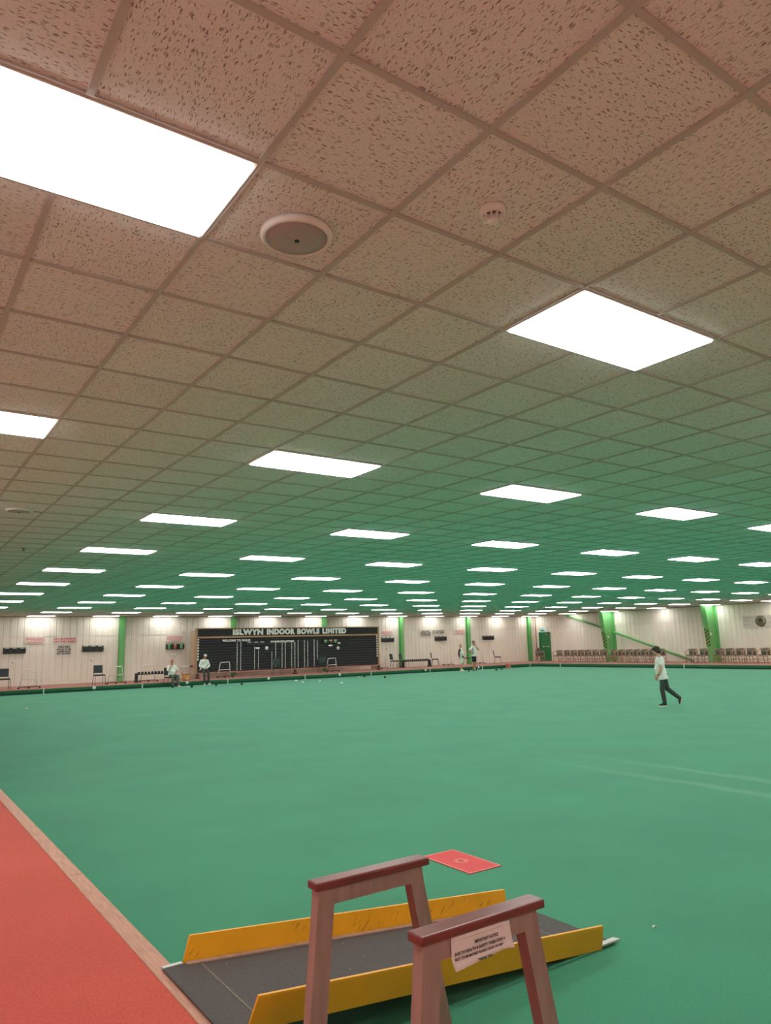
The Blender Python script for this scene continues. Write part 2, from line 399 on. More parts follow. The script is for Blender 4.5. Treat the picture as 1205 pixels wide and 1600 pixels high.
# carpeted bank faces over a darker green lower strip
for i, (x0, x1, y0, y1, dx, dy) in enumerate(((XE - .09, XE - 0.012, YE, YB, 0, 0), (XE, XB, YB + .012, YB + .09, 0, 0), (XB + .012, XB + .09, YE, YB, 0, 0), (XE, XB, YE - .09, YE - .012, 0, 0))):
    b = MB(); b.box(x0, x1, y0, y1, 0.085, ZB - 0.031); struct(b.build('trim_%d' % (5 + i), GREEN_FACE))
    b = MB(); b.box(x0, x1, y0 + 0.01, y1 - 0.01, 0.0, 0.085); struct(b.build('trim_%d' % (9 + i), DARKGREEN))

# cladding walls with pressed vertical ribs, in two lapped tiers
def clad_profile(a0, a1):
    pts = []; a = a0
    while a < a1:
        pts += [(a, 0.0), (a + 0.232, 0.0), (a + 0.246, 0.022), (a + 0.286, 0.022)]
        a += 0.3
    pts.append((a1, 0.0)); return [p for p in pts if p[0] <= a1]
def clad(b, along, wall, sgn, a0, a1, z0, z1, off):
    pts = clad_profile(a0, a1); vs = []; fs = []
    for a, d in pts:
        c = wall - sgn * (off - d)
        for z in (z0, z1): vs.append((a, c, z) if along == 'x' else (c, a, z))
    for i in range(len(pts) - 1): fs.append((2 * i, 2 * i + 2, 2 * i + 3, 2 * i + 1))
    b.add(vs, fs)
    # backing sheet gives the wall its thickness
    if along == 'x': b.box(a0, a1, min(wall, wall + sgn * .08), max(wall, wall + sgn * .08), z0, z1)
    else: b.box(min(wall, wall + sgn * .08), max(wall, wall + sgn * .08), a0, a1, z0, z1)
ZS = 2.55
def wall(name, along, pos, sgn, a0, a1):
    b = MB(); clad(b, along, pos, sgn, a0, a1, 0.0, ZS, 0.03); b.cur = 1; clad(b, along, pos, sgn, a0, a1, ZS - 0.02, ZC + 0.06, 0.045)
    return struct(b.build(name, [CLAD, CLAD_UP]))
wall('wall_back', 'x', YW, 1, XN, XW)
wall('wall_right', 'y', XW, 1, YN, YW)
wall('wall_left', 'y', XN, -1, YN, YW)
wall('wall_front', 'x', YN, -1, XN, XW)
# wall-to-ceiling angle and red skirting strip
b = MB(); b.box(XN + .06, XW - .06, YW - 0.10, YW - .05, ZC - 0.03, ZC + 0.006); struct(b.build('trim_13', GREY_TRIM))
b = MB(); b.box(XW - 0.10, XW - .05, YN + .06, YW - .1, ZC - 0.03, ZC + 0.006); struct(b.build('trim_14', GREY_TRIM))

# suspended ceiling: tile sheet over a grid of T bars
b = MB(); b.box(XN, XW, YN, YW, ZC + 0.010, ZC + 0.06)
b.cur = 1
k0 = math.ceil((XN - U0) / TU); k1 = math.floor((XW - U0) / TU)
for k in range(k0, k1 + 1):
    x = U0 + k * TU; b.box(x - 0.0125, x + 0.0125, YN, YW, ZC, ZC + 0.011)
k0 = math.ceil((YN - V0) / TV); k1 = math.floor((YW - V0) / TV)
for k in range(k0, k1 + 1):
    y = V0 + k * TV; b.box(XN, XW, y - 0.0115, y + 0.0115, ZC + 0.0012, ZC + 0.0112)
b.cur = 2   # one plain replacement tile
iu, iv = math.floor((7.46 - U0) / TU), math.floor((4.29 - V0) / TV)
b.box(U0 + iu * TU + .013, U0 + (iu + 1) * TU - .013, V0 + iv * TV + .012, V0 + (iv + 1) * TV - .012, ZC + 0.004, ZC + 0.0105)
struct(b.build('ceiling', [TILE, TBAR, mat('plain_tile', (214, 206, 196), 0.9)]))

# ------------------------------------------------------------------ ceiling lights
def light_proto():
    t = thing('ceiling_light', '', 'light')
    hx, hy = TU - 0.006, TV / 2 - 0.006
    fr = MB(); s = 0.016
    fr.box(-hx, hx, -hy, -hy + s, -0.004, 0.012); fr.box(-hx, hx, hy - s, hy, -0.004, 0.012)
    fr.box(-hx, -hx + s, -hy + s, hy - s, -0.004, 0.012); fr.box(hx - s, hx, -hy + s, hy - s, -0.004, 0.012)
    fr.build('light_frame', WHITE, t)
    d = MB(); d.box(-hx + s, hx - s, -hy + s, hy - s, -0.012, 0.008); d.build('diffuser', DIFFUSER, t)
    return t
lp = None; dim_me = []
NI, NJ = 14, 11
for i in range(0, NI):
    for j in range(-1, NJ):
        if j < 0 and i not in (0, 2): continue  # two unseen panels in this row, added to brighten the near ceiling
        loc = (U0 + TU * (5 * i - 1), V0 + TV * (6 * j + 1.5), ZC)
        lab = 'white lit ceiling panel, %s row from the scoreboard wall, %s row from the armchair wall' % (ORD[NJ - 1 - j], ORD[NI - 1 - i])
        if loc[0] < 0.9 and j > 2: continue          # outside the frame on the left
        if lp is None:
            lp = light_proto(); o = lp; o.location = loc
        else: o = dup(lp, loc)
        if i == NI - 1 or j == NJ - 1:               # wall-side panels dimmed to soften hot spots on the walls
            for c in kids(o):
                if c.name.startswith('diffuser'):
                    if not dim_me: dim_me.append(c.data.copy()); dim_me[0].materials.clear(); dim_me[0].materials.append(DIFFUSER_DIM)
                    c.data = dim_me[0]
        o['label'] = lab; o['group'] = 'lit ceiling panels'

# ------------------------------------------------------------------ ceiling fittings
def ceiling_speaker(loc, label):
    t = thing('ceiling_speaker', label, 'speaker', loc, 0, 'round ceiling speakers')
    b = MB(); b.lathe([(0.135, 0.008), (0.158, 0.006), (0.158, -0.010), (0.150, -0.020), (0.138, -0.022), (0.134, -0.012)], n=40); b.build('rim', WHITE, t)
    g = MB(); g.lathe([(0.134, -0.006), (0.132, -0.018), (0.09, -0.024), (0.03, -0.027)], n=40)
    gm = g.build('grille', GRILLE, t)
    n = MB(); n.lathe([(0.011, -0.025), (0.011, -0.031), (0.006, -0.033)], n=12); n.build('screw', BLACK, gm)
    return t
GRILLE = mat('grey_perforated_grille', (172, 166, 164), 0.6, var=0.15, scale=260)
ceiling_speaker((1.38, 2.59, ZC), 'round grey ceiling speaker with white rim beside the nearest left light')
ceiling_speaker((1.36, 9.96, ZC), 'round pale ceiling speaker at the left edge, beyond the second left light')
ceiling_speaker((11.15, 9.86, ZC), 'small far round ceiling speaker above the middle of the green')
t = thing('smoke_detector', 'white domed smoke detector on a tile to the right of the grey speaker', 'smoke detector', (1.99, 1.99, ZC + 0.01))
b = MB(); b.lathe([(0.050, 0.004), (0.057, 0.0), (0.057, -0.022), (0.050, -0.030), (0.036, -0.033)], n=32); b.build('base', WHITE, t)
b = MB(); b.lathe([(0.027, -0.030), (0.025, -0.058), (0.021, -0.063), (0.010, -0.064)], n=24); b.build('dome', WHITE, t)
b = MB(); b.lathe([(0.041, -0.031), (0.041, -0.0345), (0.026, -0.0355)], n=32); b.build('vent_ring', mat('detector_grey_vent', (120, 112, 108), .6), t)
b = MB()
for k in range(10):
    a = 2 * PI * k / 10; M = Matrix.Rotation(a, 4, 'Z'); b.box(0.024, 0.044, -0.003, 0.003, -0.054, -0.03, M)
b.build('vent_fins', WHITE, t)
t = thing('sprinkler_head', 'small clear fitting on the ceiling tiles near the left edge', 'sprinkler', (1.97, 13.66, ZC + 0.01))
b = MB(); b.lathe([(0.045, 0.002), (0.05, -0.006), (0.02, -0.016), (0.014, -0.04), (0.03, -0.05), (0.03, -0.054)], n=16); b.build('body', CHROME, t)

# ------------------------------------------------------------------ wall columns
gable = [10.48, 16.63, 22.56, 28.34, 34.16, 40.2]
gl = ['green wall post between the two white tube stands on the far left', 'green wall post showing above the left of the scoreboard', 'green wall post showing above the right of the scoreboard',
      'green wall post beside the two dark chairs right of the scoreboard', 'green wall post right behind the two standing people', 'green wall post in the corner beside the green door']
for x, lab in zip(gable, gl):
    b = MB(); w_ = 0.13
    b.box(x - w_, x + w_, YW - 0.26, YW - 0.245, ZB - .004, ZC); b.box(x - 0.006, x + 0.006, YW - 0.245, YW - 0.06, ZB - .004, ZC); b.box(x - w_, x + w_, YW - 0.06, YW - 0.045, ZB - .004, ZC)
    tag(b.build('steel_post', STEEL_GREEN), lab, 'post', 'green gable posts')
def hazard():
    m_ = mat('hazard_tape', (190, 196, 70), 0.6)
    nt = m_.node_tree; N = nt.nodes; L = nt.links; bs = N['Principled BSDF']
    tc = N.new('ShaderNodeTexCoord'); mp = N.new('ShaderNodeMapping'); mp.inputs['Rotation'].default_value = (0.6, 0, 0)
    L.new(tc.outputs['Object'], mp.inputs[0]); wv = N.new('ShaderNodeTexWave'); wv.bands_direction = 'Z'; wv.inputs['Scale'].default_value = 1.9
    L.new(mp.outputs[0], wv.inputs['Vector']); cr = N.new('ShaderNodeValToRGB'); cr.color_ramp.interpolation = 'CONSTANT'
    cr.color_ramp.elements[0].color = (0.03, 0.11, 0.035, 1); cr.color_ramp.elements[1].position = 0.5; cr.color_ramp.elements[1].color = (0.28, 0.33, 0.07, 1)
    L.new(wv.outputs[0], cr.inputs[0]); L.new(cr.outputs[0], bs.inputs['Base Color']); return m_
HAZ = hazard()
def portal(yc, xt, xb, label):
    t = thing('steel_column', label, 'column', (0, 0, 0), 0, 'tapered green columns')
    xo = XW - 0.05; hw = 0.15
    b = MB(); b.prism([(xt, ZC), (xo, ZC), (xo, ZB), (xb, ZB)], 'y', yc - 0.006, yc + 0.006); b.build('web', STEEL_GREEN, t)
    b = MB(); b.prism([(xt, ZC), (xt + .02, ZC), (xb + .02, ZB), (xb, ZB)], 'y', yc - hw, yc + hw); b.build('inner_flange', STEEL_GREEN, t)
    b = MB(); b.box(xo - 0.015, xo + 0.01, yc - hw, yc + hw, ZB, ZC); b.build('outer_flange', STEEL_GREEN, t)
    z0, z1 = 1.12, 2.14
    f = lambda z: xb + (xt - xb) * (z - ZB) / (ZC - ZB)
    b = MB(); vs = [(f(z) - 0.004, y, z) for z in (z0, z1) for y in (yc - hw + .01, yc + hw - .01)]
    vs += [(p[0] + 0.003, p[1], p[2]) for p in vs]
    b.add(vs, [(0, 1, 3, 2), (4, 6, 7, 5), (0, 2, 6, 4), (1, 5, 7, 3), (0, 4, 5, 1), (2, 3, 7, 6)]); b.build('hazard_strip', HAZ, t)
    b = MB(); b.bbox(40.08, 40.24, yc - 0.05, yc - 0.006, 1.74, 1.90, 0.005); b.build('switch_box', WHITE, t)
    return t
portal(31.75, 39.56, 39.94, 'tapered green steel column with hazard stripes, standing where the diagonal pipe meets it')
portal(24.40, 39.63, 39.95, 'tapered green steel column with hazard stripes, nearest the crest banner')
b = MB(); b.tube([(40.62, 35.6, 3.47), (40.62, 31.83, 2.20)], 0.07, 12)
tag(b.build('brace_pipe', STEEL_GREEN), 'green diagonal brace pipe running from the ceiling down to the farther column', 'pipe', 'green brace pipes')
b = MB(); b.tube([(40.62, 31.67, 2.15), (40.62, 26.0, 0.27)], 0.07, 12)
tag(b.build('brace_pipe', STEEL_GREEN), 'green diagonal brace pipe falling to the bank behind the walking woman', 'pipe', 'green brace pipes')

# ------------------------------------------------------------------ door, exit sign, extinguisher, banner
xd = XW - 0.05
b = MB(); y0, y1 = 37.50, 38.45
b.box(xd - .06, xd + .04, y0 - .06, y0, ZB, 2.30); b.box(xd - .06, xd + .04, y1, y1 + .06, ZB, 2.30); b.box(xd - .06, xd + .04, y0 - .06, y1 + .06, 2.24, 2.30)
dr = struct(b.build('door_1', DOOR_GREEN))
b = MB(); b.box(xd - .005, xd + .035, y0, y1, ZB, 2.24); b.build('door_leaf', mat('deep_green_door_leaf', (42, 118, 66), 0.5), dr)
b = MB(); b.tube([(xd - .06, y0 + .12, 1.25), (xd - .06, y1 - .3, 1.25)], 0.02); b.box(xd - .07, xd, y0 + .08, y0 + .14, 1.2, 1.3); b.box(xd - .07, xd, y1 - .34, y1 - .28, 1.2, 1.3); b.build('push_bar', WHITE_METAL, dr)
b = MB(); b.bbox(xd - .06, xd, y0 + .1, y0 + .35, 2.1, 2.17, .005); b.build('door_closer', CHROME, dr)
t = thing('exit_sign', 'pale green and white illuminated exit sign above the dark green door', 'exit sign', (0, 0, 0))
b = MB(); b.bbox(xd - .10, xd + .01, 37.78, 38.36, 2.34, 2.62, .006); b.build('sign_box', emission('exit_sign_glow', (0.68, 0.86, 0.82), 0.75), t)
b = MB(); b.box(xd - .105, xd - .10, 37.86, 38.28, 2.36, 2.46); b.build('sign_strip', mat('exit_sign_green', (30, 140, 120), 0.5), t)
b = MB(); b.ell((xd - .103, 38.10, 2.57), (.004, .025, .025)); b.tube([(xd - .103, 38.10, 2.55), (xd - .103, 38.12, 2.50), (xd - .103, 38.2, 2.47)], .01, 6); b.tube([(xd - .103, 38.12, 2.50), (xd - .103, 38.05, 2.47)], .01, 6); b.tube([(xd - .103, 38.18, 2.54), (xd - .103, 38.1, 2.55), (xd - .103, 38.04, 2.52)], .008, 6)
b.build('running_figure', mat('exit_figure_green', (40, 150, 130), 0.5), t)
b = MB(); b.tube([(XW - .1, 38.80, 0.30), (XW - .1, 38.80, ZC)], 0.022, 8)
tag(b.build('service_pipe', mat('red_brown_pipe', (150, 70, 62), 0.5)), 'thin red-brown vertical pipe in the corner beside the green door', 'pipe')
t = thing('fire_extinguisher', 'red fire extinguisher hanging on the wall just left of the green door', 'fire extinguisher', (XW - .108, 38.63, 0.62))
b = MB(); b.lathe([(.06, 0), (.075, .01), (.075, .40), (.06, .46), (.025, .49), (.025, .52)], n=16); b.build('cylinder', mat('extinguisher_red', (168, 40, 36), 0.35), t)
b = MB(); b.box(-.06, .03, -.012, .012, .52, .55); b.tube([(-.02, 0, .53), (-.1, 0, .5), (-.1, 0, .2)], .012, 6); b.build('valve_hose', BLACK, t)

t = thing('club_banner', 'long pale banner with a dark round crest on the wall at the far right', 'banner', (0, 0, 0))
xb_ = XW - .058
b = MB(); b.box(xb_, xb_ + .006, 20.0, 22.73, 2.10, 2.78); b.build('cloth', mat('banner_cloth', (206, 196, 186), 0.7, var=0.1, scale=6, stretch=(1, 1, 5)), t)
b = MB()
random.seed(3)
for k in range(34):
    z = 2.14 + random.random() * .58; y = 20.1 + random.random() * 2.4; l = .1 + random.random() * .45
    if abs(y + l / 2 - 21.68) < .36 + l / 2 and 2.16 < z < 2.74: continue
    b.box(xb_ - .002, xb_, max(20.02, y), min(22.7, y + l), z, z + .018)
b.build('grey_print', mat('banner_grey_print', (158, 148, 142), 0.7, var=.1), t)
Md = Matrix.Rotation(-PI / 2, 4, 'Y')
b = MB(); b.lathe([(.31, 0), (.31, .004)], (xb_ - .001, 21.68, 2.46), 36, Md); cr_ = b.build('crest_disc', mat('crest_olive', (112, 108, 84), 0.6, var=.15), t)
b = MB(); b.lathe([(.25, 0), (.25, .002)], (xb_ - .005, 21.68, 2.46), 36, Md); b.build('crest_centre', mat('crest_pale_olive', (140, 134, 108), 0.6, var=.2), cr_)
b = MB()
for k, h in ((-2, .12), (-1, .19), (0, .17), (1, .2), (2, .13)): b.box(xb_ - .011, xb_ - .007, 21.68 + k * .05 - .02, 21.68 + k * .05 + .02, 2.44, 2.44 + h)
b.box(xb_ - .011, xb_ - .007, 21.56, 21.80, 2.42, 2.46); b.box(xb_ - .011, xb_ - .007, 21.48, 21.88, 2.32, 2.345)
b.build('crest_emblem', BLACKINK, cr_)

# ------------------------------------------------------------------ scoreboard on the far wall
YF = 37.2                                    # front face
BX0, BX1 = 13.76, 25.36
bd = thing('club_scoreboard', 'long black slatted scoreboard with white club name lettering and oak trim', 'scoreboard', (0, 0, 0))
b = MB(); b.box(BX0 + .1, BX1 - .1, YF + .05, YF + .12, 0.52, 2.74); b.build('back_panel', BOARD, bd)
b = MB()
n_sl = 12
for k in range(n_sl):                        # overlapping black slats
    z0 = 0.54 + k * (2.26 - 0.54) / n_sl; z1 = z0 + (2.26 - 0.54) / n_sl
    b.prism([(YF + .06, z0), (YF + .005, z0 + .012), (YF + .045, z1 - .002), (YF + .06, z1)], 'x', BX0 + .1, BX1 - .1)
b.build('slat_panel', BOARD, bd)
b = MB(); b.box(BX0 + .1, BX1 - .1, YF - .02, YF + .05, 2.37, 2.755); b.build('name_board', BOARD, bd)
b = MB()
b.bbox(BX0, BX1, YF - .06, YF + .12, 2.755, 2.81, .006); b.bbox(BX0, BX0 + .1, YF - .05, YF + .12, .5, 2.755, .006); b.bbox(BX1 - .1, BX1, YF - .05, YF + .12, .5, 2.755, .006)
b.bbox(BX0 + .1, BX1 - .1, YF - .06, YF + .05, 2.275, 2.37, .006)
b.build('oak_frame', BOARD_WOOD, bd)
b = MB(); b.bbox(BX0, BX1, YF - .22, YF + .12, .46, .52, .006); b.build('ledge', mat('ledge_pine', (176, 122, 102), .5, var=.1), bd)
for s, x in ((0, BX0 + .01), (1, BX1 - .05)):
    b = MB(); b.box(x, x + .04, YF + .12, YF + .85, .25, 2.70); b.build('side_panel', mat('side_panel_pine', (178, 158, 134), .55), bd)
for x in (BX0 + .1, 19.55, BX1 - .1):
    b = MB(); b.bbox(x - .06, x + .06, YF - .16, YF - .04, ZB, .46, .006); b.bbox(x - .08, x + .08, YF - .24, YF + .06, ZB, ZB + .05, .006); b.build('leg', BOARD_DARKWOOD, bd)
for wd_, xa_, xb2 in (('ISLWYN', 15.82, 17.60), ('INDOOR', 17.80, 19.55), ('BOWLS', 19.71, 21.17), ('LIMITED', 21.37, 22.99)):
    text('club_name_word', wd_, .385, wallM((xa_ + xb2) / 2, YF - .035, 2.562), WHITE, bd, bold=.024, depth=.012, space=1.12, fit=xb2 - xa_)
ft = lambda s, x, z, sz, w_: text('white_message', s, sz, wallM(x, YF - .006, z), WHITE, bd, bold=.008, depth=.004, space=1.2, fit=w_)
ft('WELCOME TO WALES', 16.05, 2.13, .15, 1.62); ft('CONGRATULATIONS', 18.8, 2.03, .13, 1.46)
random.seed(5)
for (x, zt, zb) in [(16.09, 1.99, .56), (16.3, 2.09, .56), (17.11, 1.76, .56), (17.34, 1.69, .56), (18.15, 1.46, .57), (18.38, 1.98, .6), (18.78, 1.95, .6), (18.98, 2.0, .57), (19.38, 1.99, .57), (19.58, 1.99, .57), (19.79, 2.06, .58), (20.2, 2.05, .58), (20.41, 2.04, .59), (20.83, 2.07, .59), (21.04, 2.07, .98)]:
    b = MB(); z = zb
    while z < zt:
        b.box(x - .022 + random.random() * .008, x + .022, YF - .008, YF + .004, z, z + .045); z += .058 + random.random() * .03
    b.build('number_strip', WHITE, bd)
for x in (BX0 + .14, BX1 - .14):
    z = 1.0
    while z < 2.2:
        b = MB(); b.box(x - .05, x + .05, YF - .01, YF + .004, z, z + .09); z += .147; b.build('row_number_card', WHITE, bd)

# ------------------------------------------------------------------ digital rink scoreboards, dials, signs
SEG = {'0': 'abcdef', '2': 'abged', '7': 'abc'}
def seven(mb, ch, x, z, w_, h_, y):
    t_ = .018
    P = {'a': (x - w_ / 2, x + w_ / 2, z + h_ / 2 - t_, z + h_ / 2), 'd': (x - w_ / 2, x + w_ / 2, z - h_ / 2, z - h_ / 2 + t_), 'g': (x - w_ / 2, x + w_ / 2, z - t_ / 2, z + t_ / 2),
         'f': (x - w_ / 2, x - w_ / 2 + t_, z, z + h_ / 2), 'b': (x + w_ / 2 - t_, x + w_ / 2, z, z + h_ / 2), 'e': (x - w_ / 2, x - w_ / 2 + t_, z - h_ / 2, z), 'c': (x + w_ / 2 - t_, x + w_ / 2, z - h_ / 2, z)}
    for s in SEG[ch]:
        a = P[s]; mb.box(a[0], a[1], y - .003, y, a[2], a[3])
LED_G = emission('green_led', (0.25, 0.9, 0.3), 0.8); LED_R = emission('red_led', (1.0, 0.3, 0.15), 0.9)
def rink_score(x0, x1, z0, z1, y, label, digits=None):
    t = thing('digital_scoreboard', label, 'scoreboard', (0, 0, 0), 0, 'digital rink scoreboards')
    b = MB(); b.bbox(x0, x1, y - .06, y, z0, z1, .008); b.box(x1, x1 + .03, y - .04, y - .01, (z0 + z1) / 2 - .03, (z0 + z1) / 2 + .03); cs = b.build('case', BLACK, t)
    w_ = (x1 - x0) / 3
    for k in range(3):
        xc = x0 + w_ * (k + .5)
        f = MB()
        for a0, a1, c0, c1 in ((-.42, .42, .36, .40), (-.42, .42, -.40, -.37), (-.42, -.39, -.40, .40), (.39, .42, -.40, .40)):
            f.box(xc + a0 * w_, xc + a1 * w_, y - .066, y - .06, (z0 + z1) / 2 + c0 * (z1 - z0), (z0 + z1) / 2 + c1 * (z1 - z0))
        f.build('panel_rim', mat_rim, t)
        l = MB(); l.box(xc - .3 * w_, xc + .3 * w_, y - .068, y - .06, z1 - .05, z1 - .018); l.build('caption_plate', SIGN, t)
        if digits:
            d = MB(); seven(d, digits[k], xc, (z0 + z1) / 2 - .015, w_ * .3, (z1 - z0) * .55, y - .066); d.build('digit', LED_R if k == 1 else LED_G, t)
mat_rim = mat('score_panel_rim', (92, 92, 88), .5)
yw = YW - .05
rink_score(5.02, 6.0, 1.74, 2.03, yw, 'black digital scoreboard with unlit panels at the far left of the wall')
rink_score(8.58, 9.6, 1.735, 2.04, yw, 'black digital scoreboard with unlit panels above the single dark chair')
rink_score(12.8, 13.8, 1.755, 2.05, yw, 'black digital scoreboard showing lit green and red digits above the seated man', '000')
rink_score(26.81, 27.8, 1.865, 2.15, yw, 'black digital scoreboard just right of the long black scoreboard')
rink_score(31.21, 32.23, 1.865, 2.165, yw, 'black digital scoreboard on the wall above left of the standing people')
rink_score(35.58, 36.65, 1.845, 2.145, yw, 'black digital scoreboard on the wall right of the standing people')
rink_score(16.6, 17.72, 1.84, 2.06, YF - .0, 'digital scoreboard with unlit panels mounted on the left half of the black board')
rink_score(21.4, 22.4, 1.88, 2.08, YF - .0, 'digital scoreboard with dim lit digits mounted on the right half of the black board', '070')
def dial(x, z, y, label, r=.085):
    t = thing('wall_dial', label, 'wall fitting', (x, y, z), 0, 'round white wall fittings')
    Mx = Matrix.Rotation(PI / 2, 4, 'X')
    b = MB(); b.lathe([(r, 0), (r, .02), (r * .8, .03)], n=20, M=Mx); b.build('body', WHITE, t)
    b = MB(); b.box(-r * .6, r * .6, -.036, -.03, -.05, -.03, Matrix.Rotation(.4, 4, 'Y')); b.build('hook', GREY_TRIM, t)
dial(5.5, 1.37, yw, 'round white wall fitting under the leftmost digital scoreboard')
dial(9.07, 1.35, yw, 'round white wall fitting above the single dark chair')
dial(13.27, 1.44, yw, 'round white wall fitting under the lit digital scoreboard')
dial(27.25, 1.47, yw, 'round white wall fitting above the pair of dark chairs')
dial(31.69, 1.47, yw, 'round white wall fitting left of the standing people')
dial(36.11, 1.46, yw, 'round white wall fitting right of the corner-side green post')
dial(17.83, 1.69, YF - .0, 'round white fitting on the left half of the black board', .1)
dial(22.43, 1.58, YF - .0, 'round white fitting on the right half of the black board', .1)
for x, z, w_, lab in ((17.28, 1.70, .24, 'white oblong card under the left digital panel of the black board'), (21.92, 1.74, .26, 'white oblong card under the right digital panel of the black board'), (22.5, 1.87, .18, 'small white card at the right end of the digital panel on the black board')):
    b = MB(); b.bbox(x - w_ / 2, x + w_ / 2, YF - .03, YF, z - .045, z + .045, .008); tag(b.build('white_card', WHITE), lab, 'card', 'white cards on the black board')

def sign(name, x0, x1, z0, z1, label, lines=None, ink=None, fine=0, group=None):
    t = thing(name, label, 'sign', (0, 0, 0), 0, group)
    y = yw
    b = MB(); b.bbox(x0, x1, y - .02, y, z0, z1, .004); b.build('board', SIGN, t)
    xc = (x0 + x1) / 2
    if lines:
        n = sum(h for _, h in lines); z = z1 - (z1 - z0) * .08
        for s, h in lines:
            hh = (z1 - z0) * .84 * h / n
            sz = hh * .95
            text('lettering', s, sz, wallM(xc, y - .0235, z - hh / 2), ink, t, bold=.005, depth=.001, fit=(x1 - x0) * (.86 if len(s) > 9 else .72)); z -= hh
    if fine:                                  # small print, too fine to read
        random.seed(int(x0 * 100)); b = MB(); hh = (z1 - z0) * .84 / fine
        for k in range(fine):
            z = z1 - (z1 - z0) * .08 - hh * (k + .5); ww = (x1 - x0) * (.46 if k < fine - 1 else .36); x = xc - ww
            while x < xc + ww:
                l = .03 + random.random() * .08; b.box(x, min(x + l, xc + ww), y - .0225, y - .02, z - hh * .26, z + hh * .26); x += l + .022
        b.build('small_print', ink, t)
    return t
sign('wall_sign', 5.95, 6.84, 2.2, 2.52, 'white sign with small red print above right of the leftmost digital scoreboard', None, REDINK, 4, 'white wall signs')
sign('wall_sign', 7.15, 8.35, 2.18, 2.49, 'white sign reading NO RUNNING ON THE GREEN in red, left part of the wall', [('NO RUNNING', 1), ('ON THE GREEN', 1)], REDINK, 0, 'white wall signs')
sign('wall_sign', 7.35, 8.09, 1.59, 2.12, 'white sign reading DEAD ENDS in black below the red NO RUNNING sign', [('DEAD ENDS', 1.35), ('BOWLS TO BE', 1), ('CARRIED BACK', 1), ('NOT BOWLED', 1)], BLACKINK, 0, 'white wall signs')
sign('wall_sign', 12.83, 13.73, 2.15, 2.48, 'white sign with small red print above the lit digital scoreboard', None, REDINK, 4, 'white wall signs')
sign('wall_sign', 26.84, 27.72, 2.31, 2.58, 'faint white sign with small red print just right of the long black scoreboard', None, REDINK, 4, 'white wall signs')
sign('wall_sign', 29.96, 30.91, 2.16, 2.61, 'white sign reading DEAD ENDS in black, right of the long black scoreboard', [('DEAD ENDS', 1.35), ('BOWLS TO BE', 1), ('CARRIED BACK', 1), ('NOT BOWLED', 1)], BLACKINK, 0, 'white wall signs')
sign('wall_sign', 30.95, 32.14, 2.31, 2.60, 'white sign reading NO RUNNING ON THE GREEN in black, above the standing people', [('NO RUNNING', 1), ('ON THE GREEN', 1)], BLACKINK, 0, 'white wall signs')
sign('wall_sign', 33.05, 33.93, 2.31, 2.60, 'white sign with small red print left of the post behind the standing people', None, REDINK, 4, 'white wall signs')
t = thing('wall_camera', 'tiny pale camera on the wall above left of the long black scoreboard', 'camera', (13.66, yw, 2.67))
b = MB(); b.tube([(0, 0, 0), (0, -.1, 0)], .015); b.bbox(-.09, .09, -.2, -.1, -.04, .04, .01); b.build('housing', SIGN, t)

# rink markers on the bank faces
mk = None
mx_ = [6.19, 10.43, 14.66, 19.04, 23.28, 27.53, 31.77, 36.04]
ml = ['left of the single dark chair', 'beside the seated man with chin in hand', 'at the feet of the man in the white cap', 'in front of the left half of the black board', 'in front of the right half of the black board', 'below the bowls rack right of the black board', 'right of the standing people', 'next to the corner below the green door']
for x, lb in zip(mx_, ml):
    b = MB(); b.bbox(x - .02, x + .02, YB - .012, YB + .012, .0, ZB + .004, .003)
    tag(b.build('rink_marker', WHITE), 'thin white rink marker, ' + lb, 'marker', 'thin white rink markers')
for y, lb in ((32.79, 'below the farther row of armchairs'), (23.93, 'beside the walking woman')):
    b = MB(); b.bbox(XB - .012, XB + .012, y - .02, y + .02, .0, ZB + .004, .003)
    tag(b.build('rink_marker', WHITE), 'thin white rink marker on the side bank, ' + lb, 'marker', 'thin white rink markers')
dl = ['below the single dark chair', 'between the two seated men', 'under the left half of the black board', 'under the right half of the black board', 'below the pair of dark chairs', 'beside the standing people']
for x, lb in zip((8.28, 12.57, 16.9, 21.2, 25.4, 29.64), dl):
    x = x + (1.8 if x > 25 else 0)
    b = MB(); b.lathe([(.07, 0), (.075, .01), (.06, .025)], (x, YB + .012, .14), 18, Matrix.Rotation(PI / 2, 4, 'X'))
    tag(b.build('rink_number_disc', WHITE), 'round white rink number disc on the bank, ' + lb, 'disc', 'round white rink number discs')

# ------------------------------------------------------------------ black stacking chairs
def make_stack_chair(label, vinyl):
    t = thing('stacking_chair', label, 'chair')
    b = MB(); b.bbox(-.22, .22, -.23, .20, .43, .48, .018); b.build('seat', vinyl, t)
    M = Matrix.Translation((0, .21, .50)) @ Matrix.Rotation(-.16, 4, 'X')
    b = MB(); b.bbox(-.20, .20, -.02, .03, .04, .40, .018, M); b.build('backrest', vinyl, t)
    for sx in (-1, 1):
        b = MB(); b.tube([(sx * .21, -.19, .44), (sx * .23, -.24, .012)], .011); b.build('leg', STEELDARK, t)
        b = MB(); b.tube([(sx * .21, .17, .44), (sx * .23, .25, .012)], .011); b.build('leg', STEELDARK, t)
    b = MB()
    for sx in (-1, 1): b.tube([(sx * .20, -.20, .425), (sx * .20, .20, .425), (sx * .195, .245, .56), (sx * .19, .29, .86)], .010)
    b.tube([(-.20, -.20, .425), (.20, -.20, .425)], .010); b.tube([(-.20, .19, .425), (.20, .19, .425)], .010)
    b.build('frame', STEELDARK, t)
    return t
SCG = 'dark stacking chairs along the scoreboard wall'
sc1 = make_stack_chair('', BLACKVINYL); sc2 = make_stack_chair('', GREENVINYL)
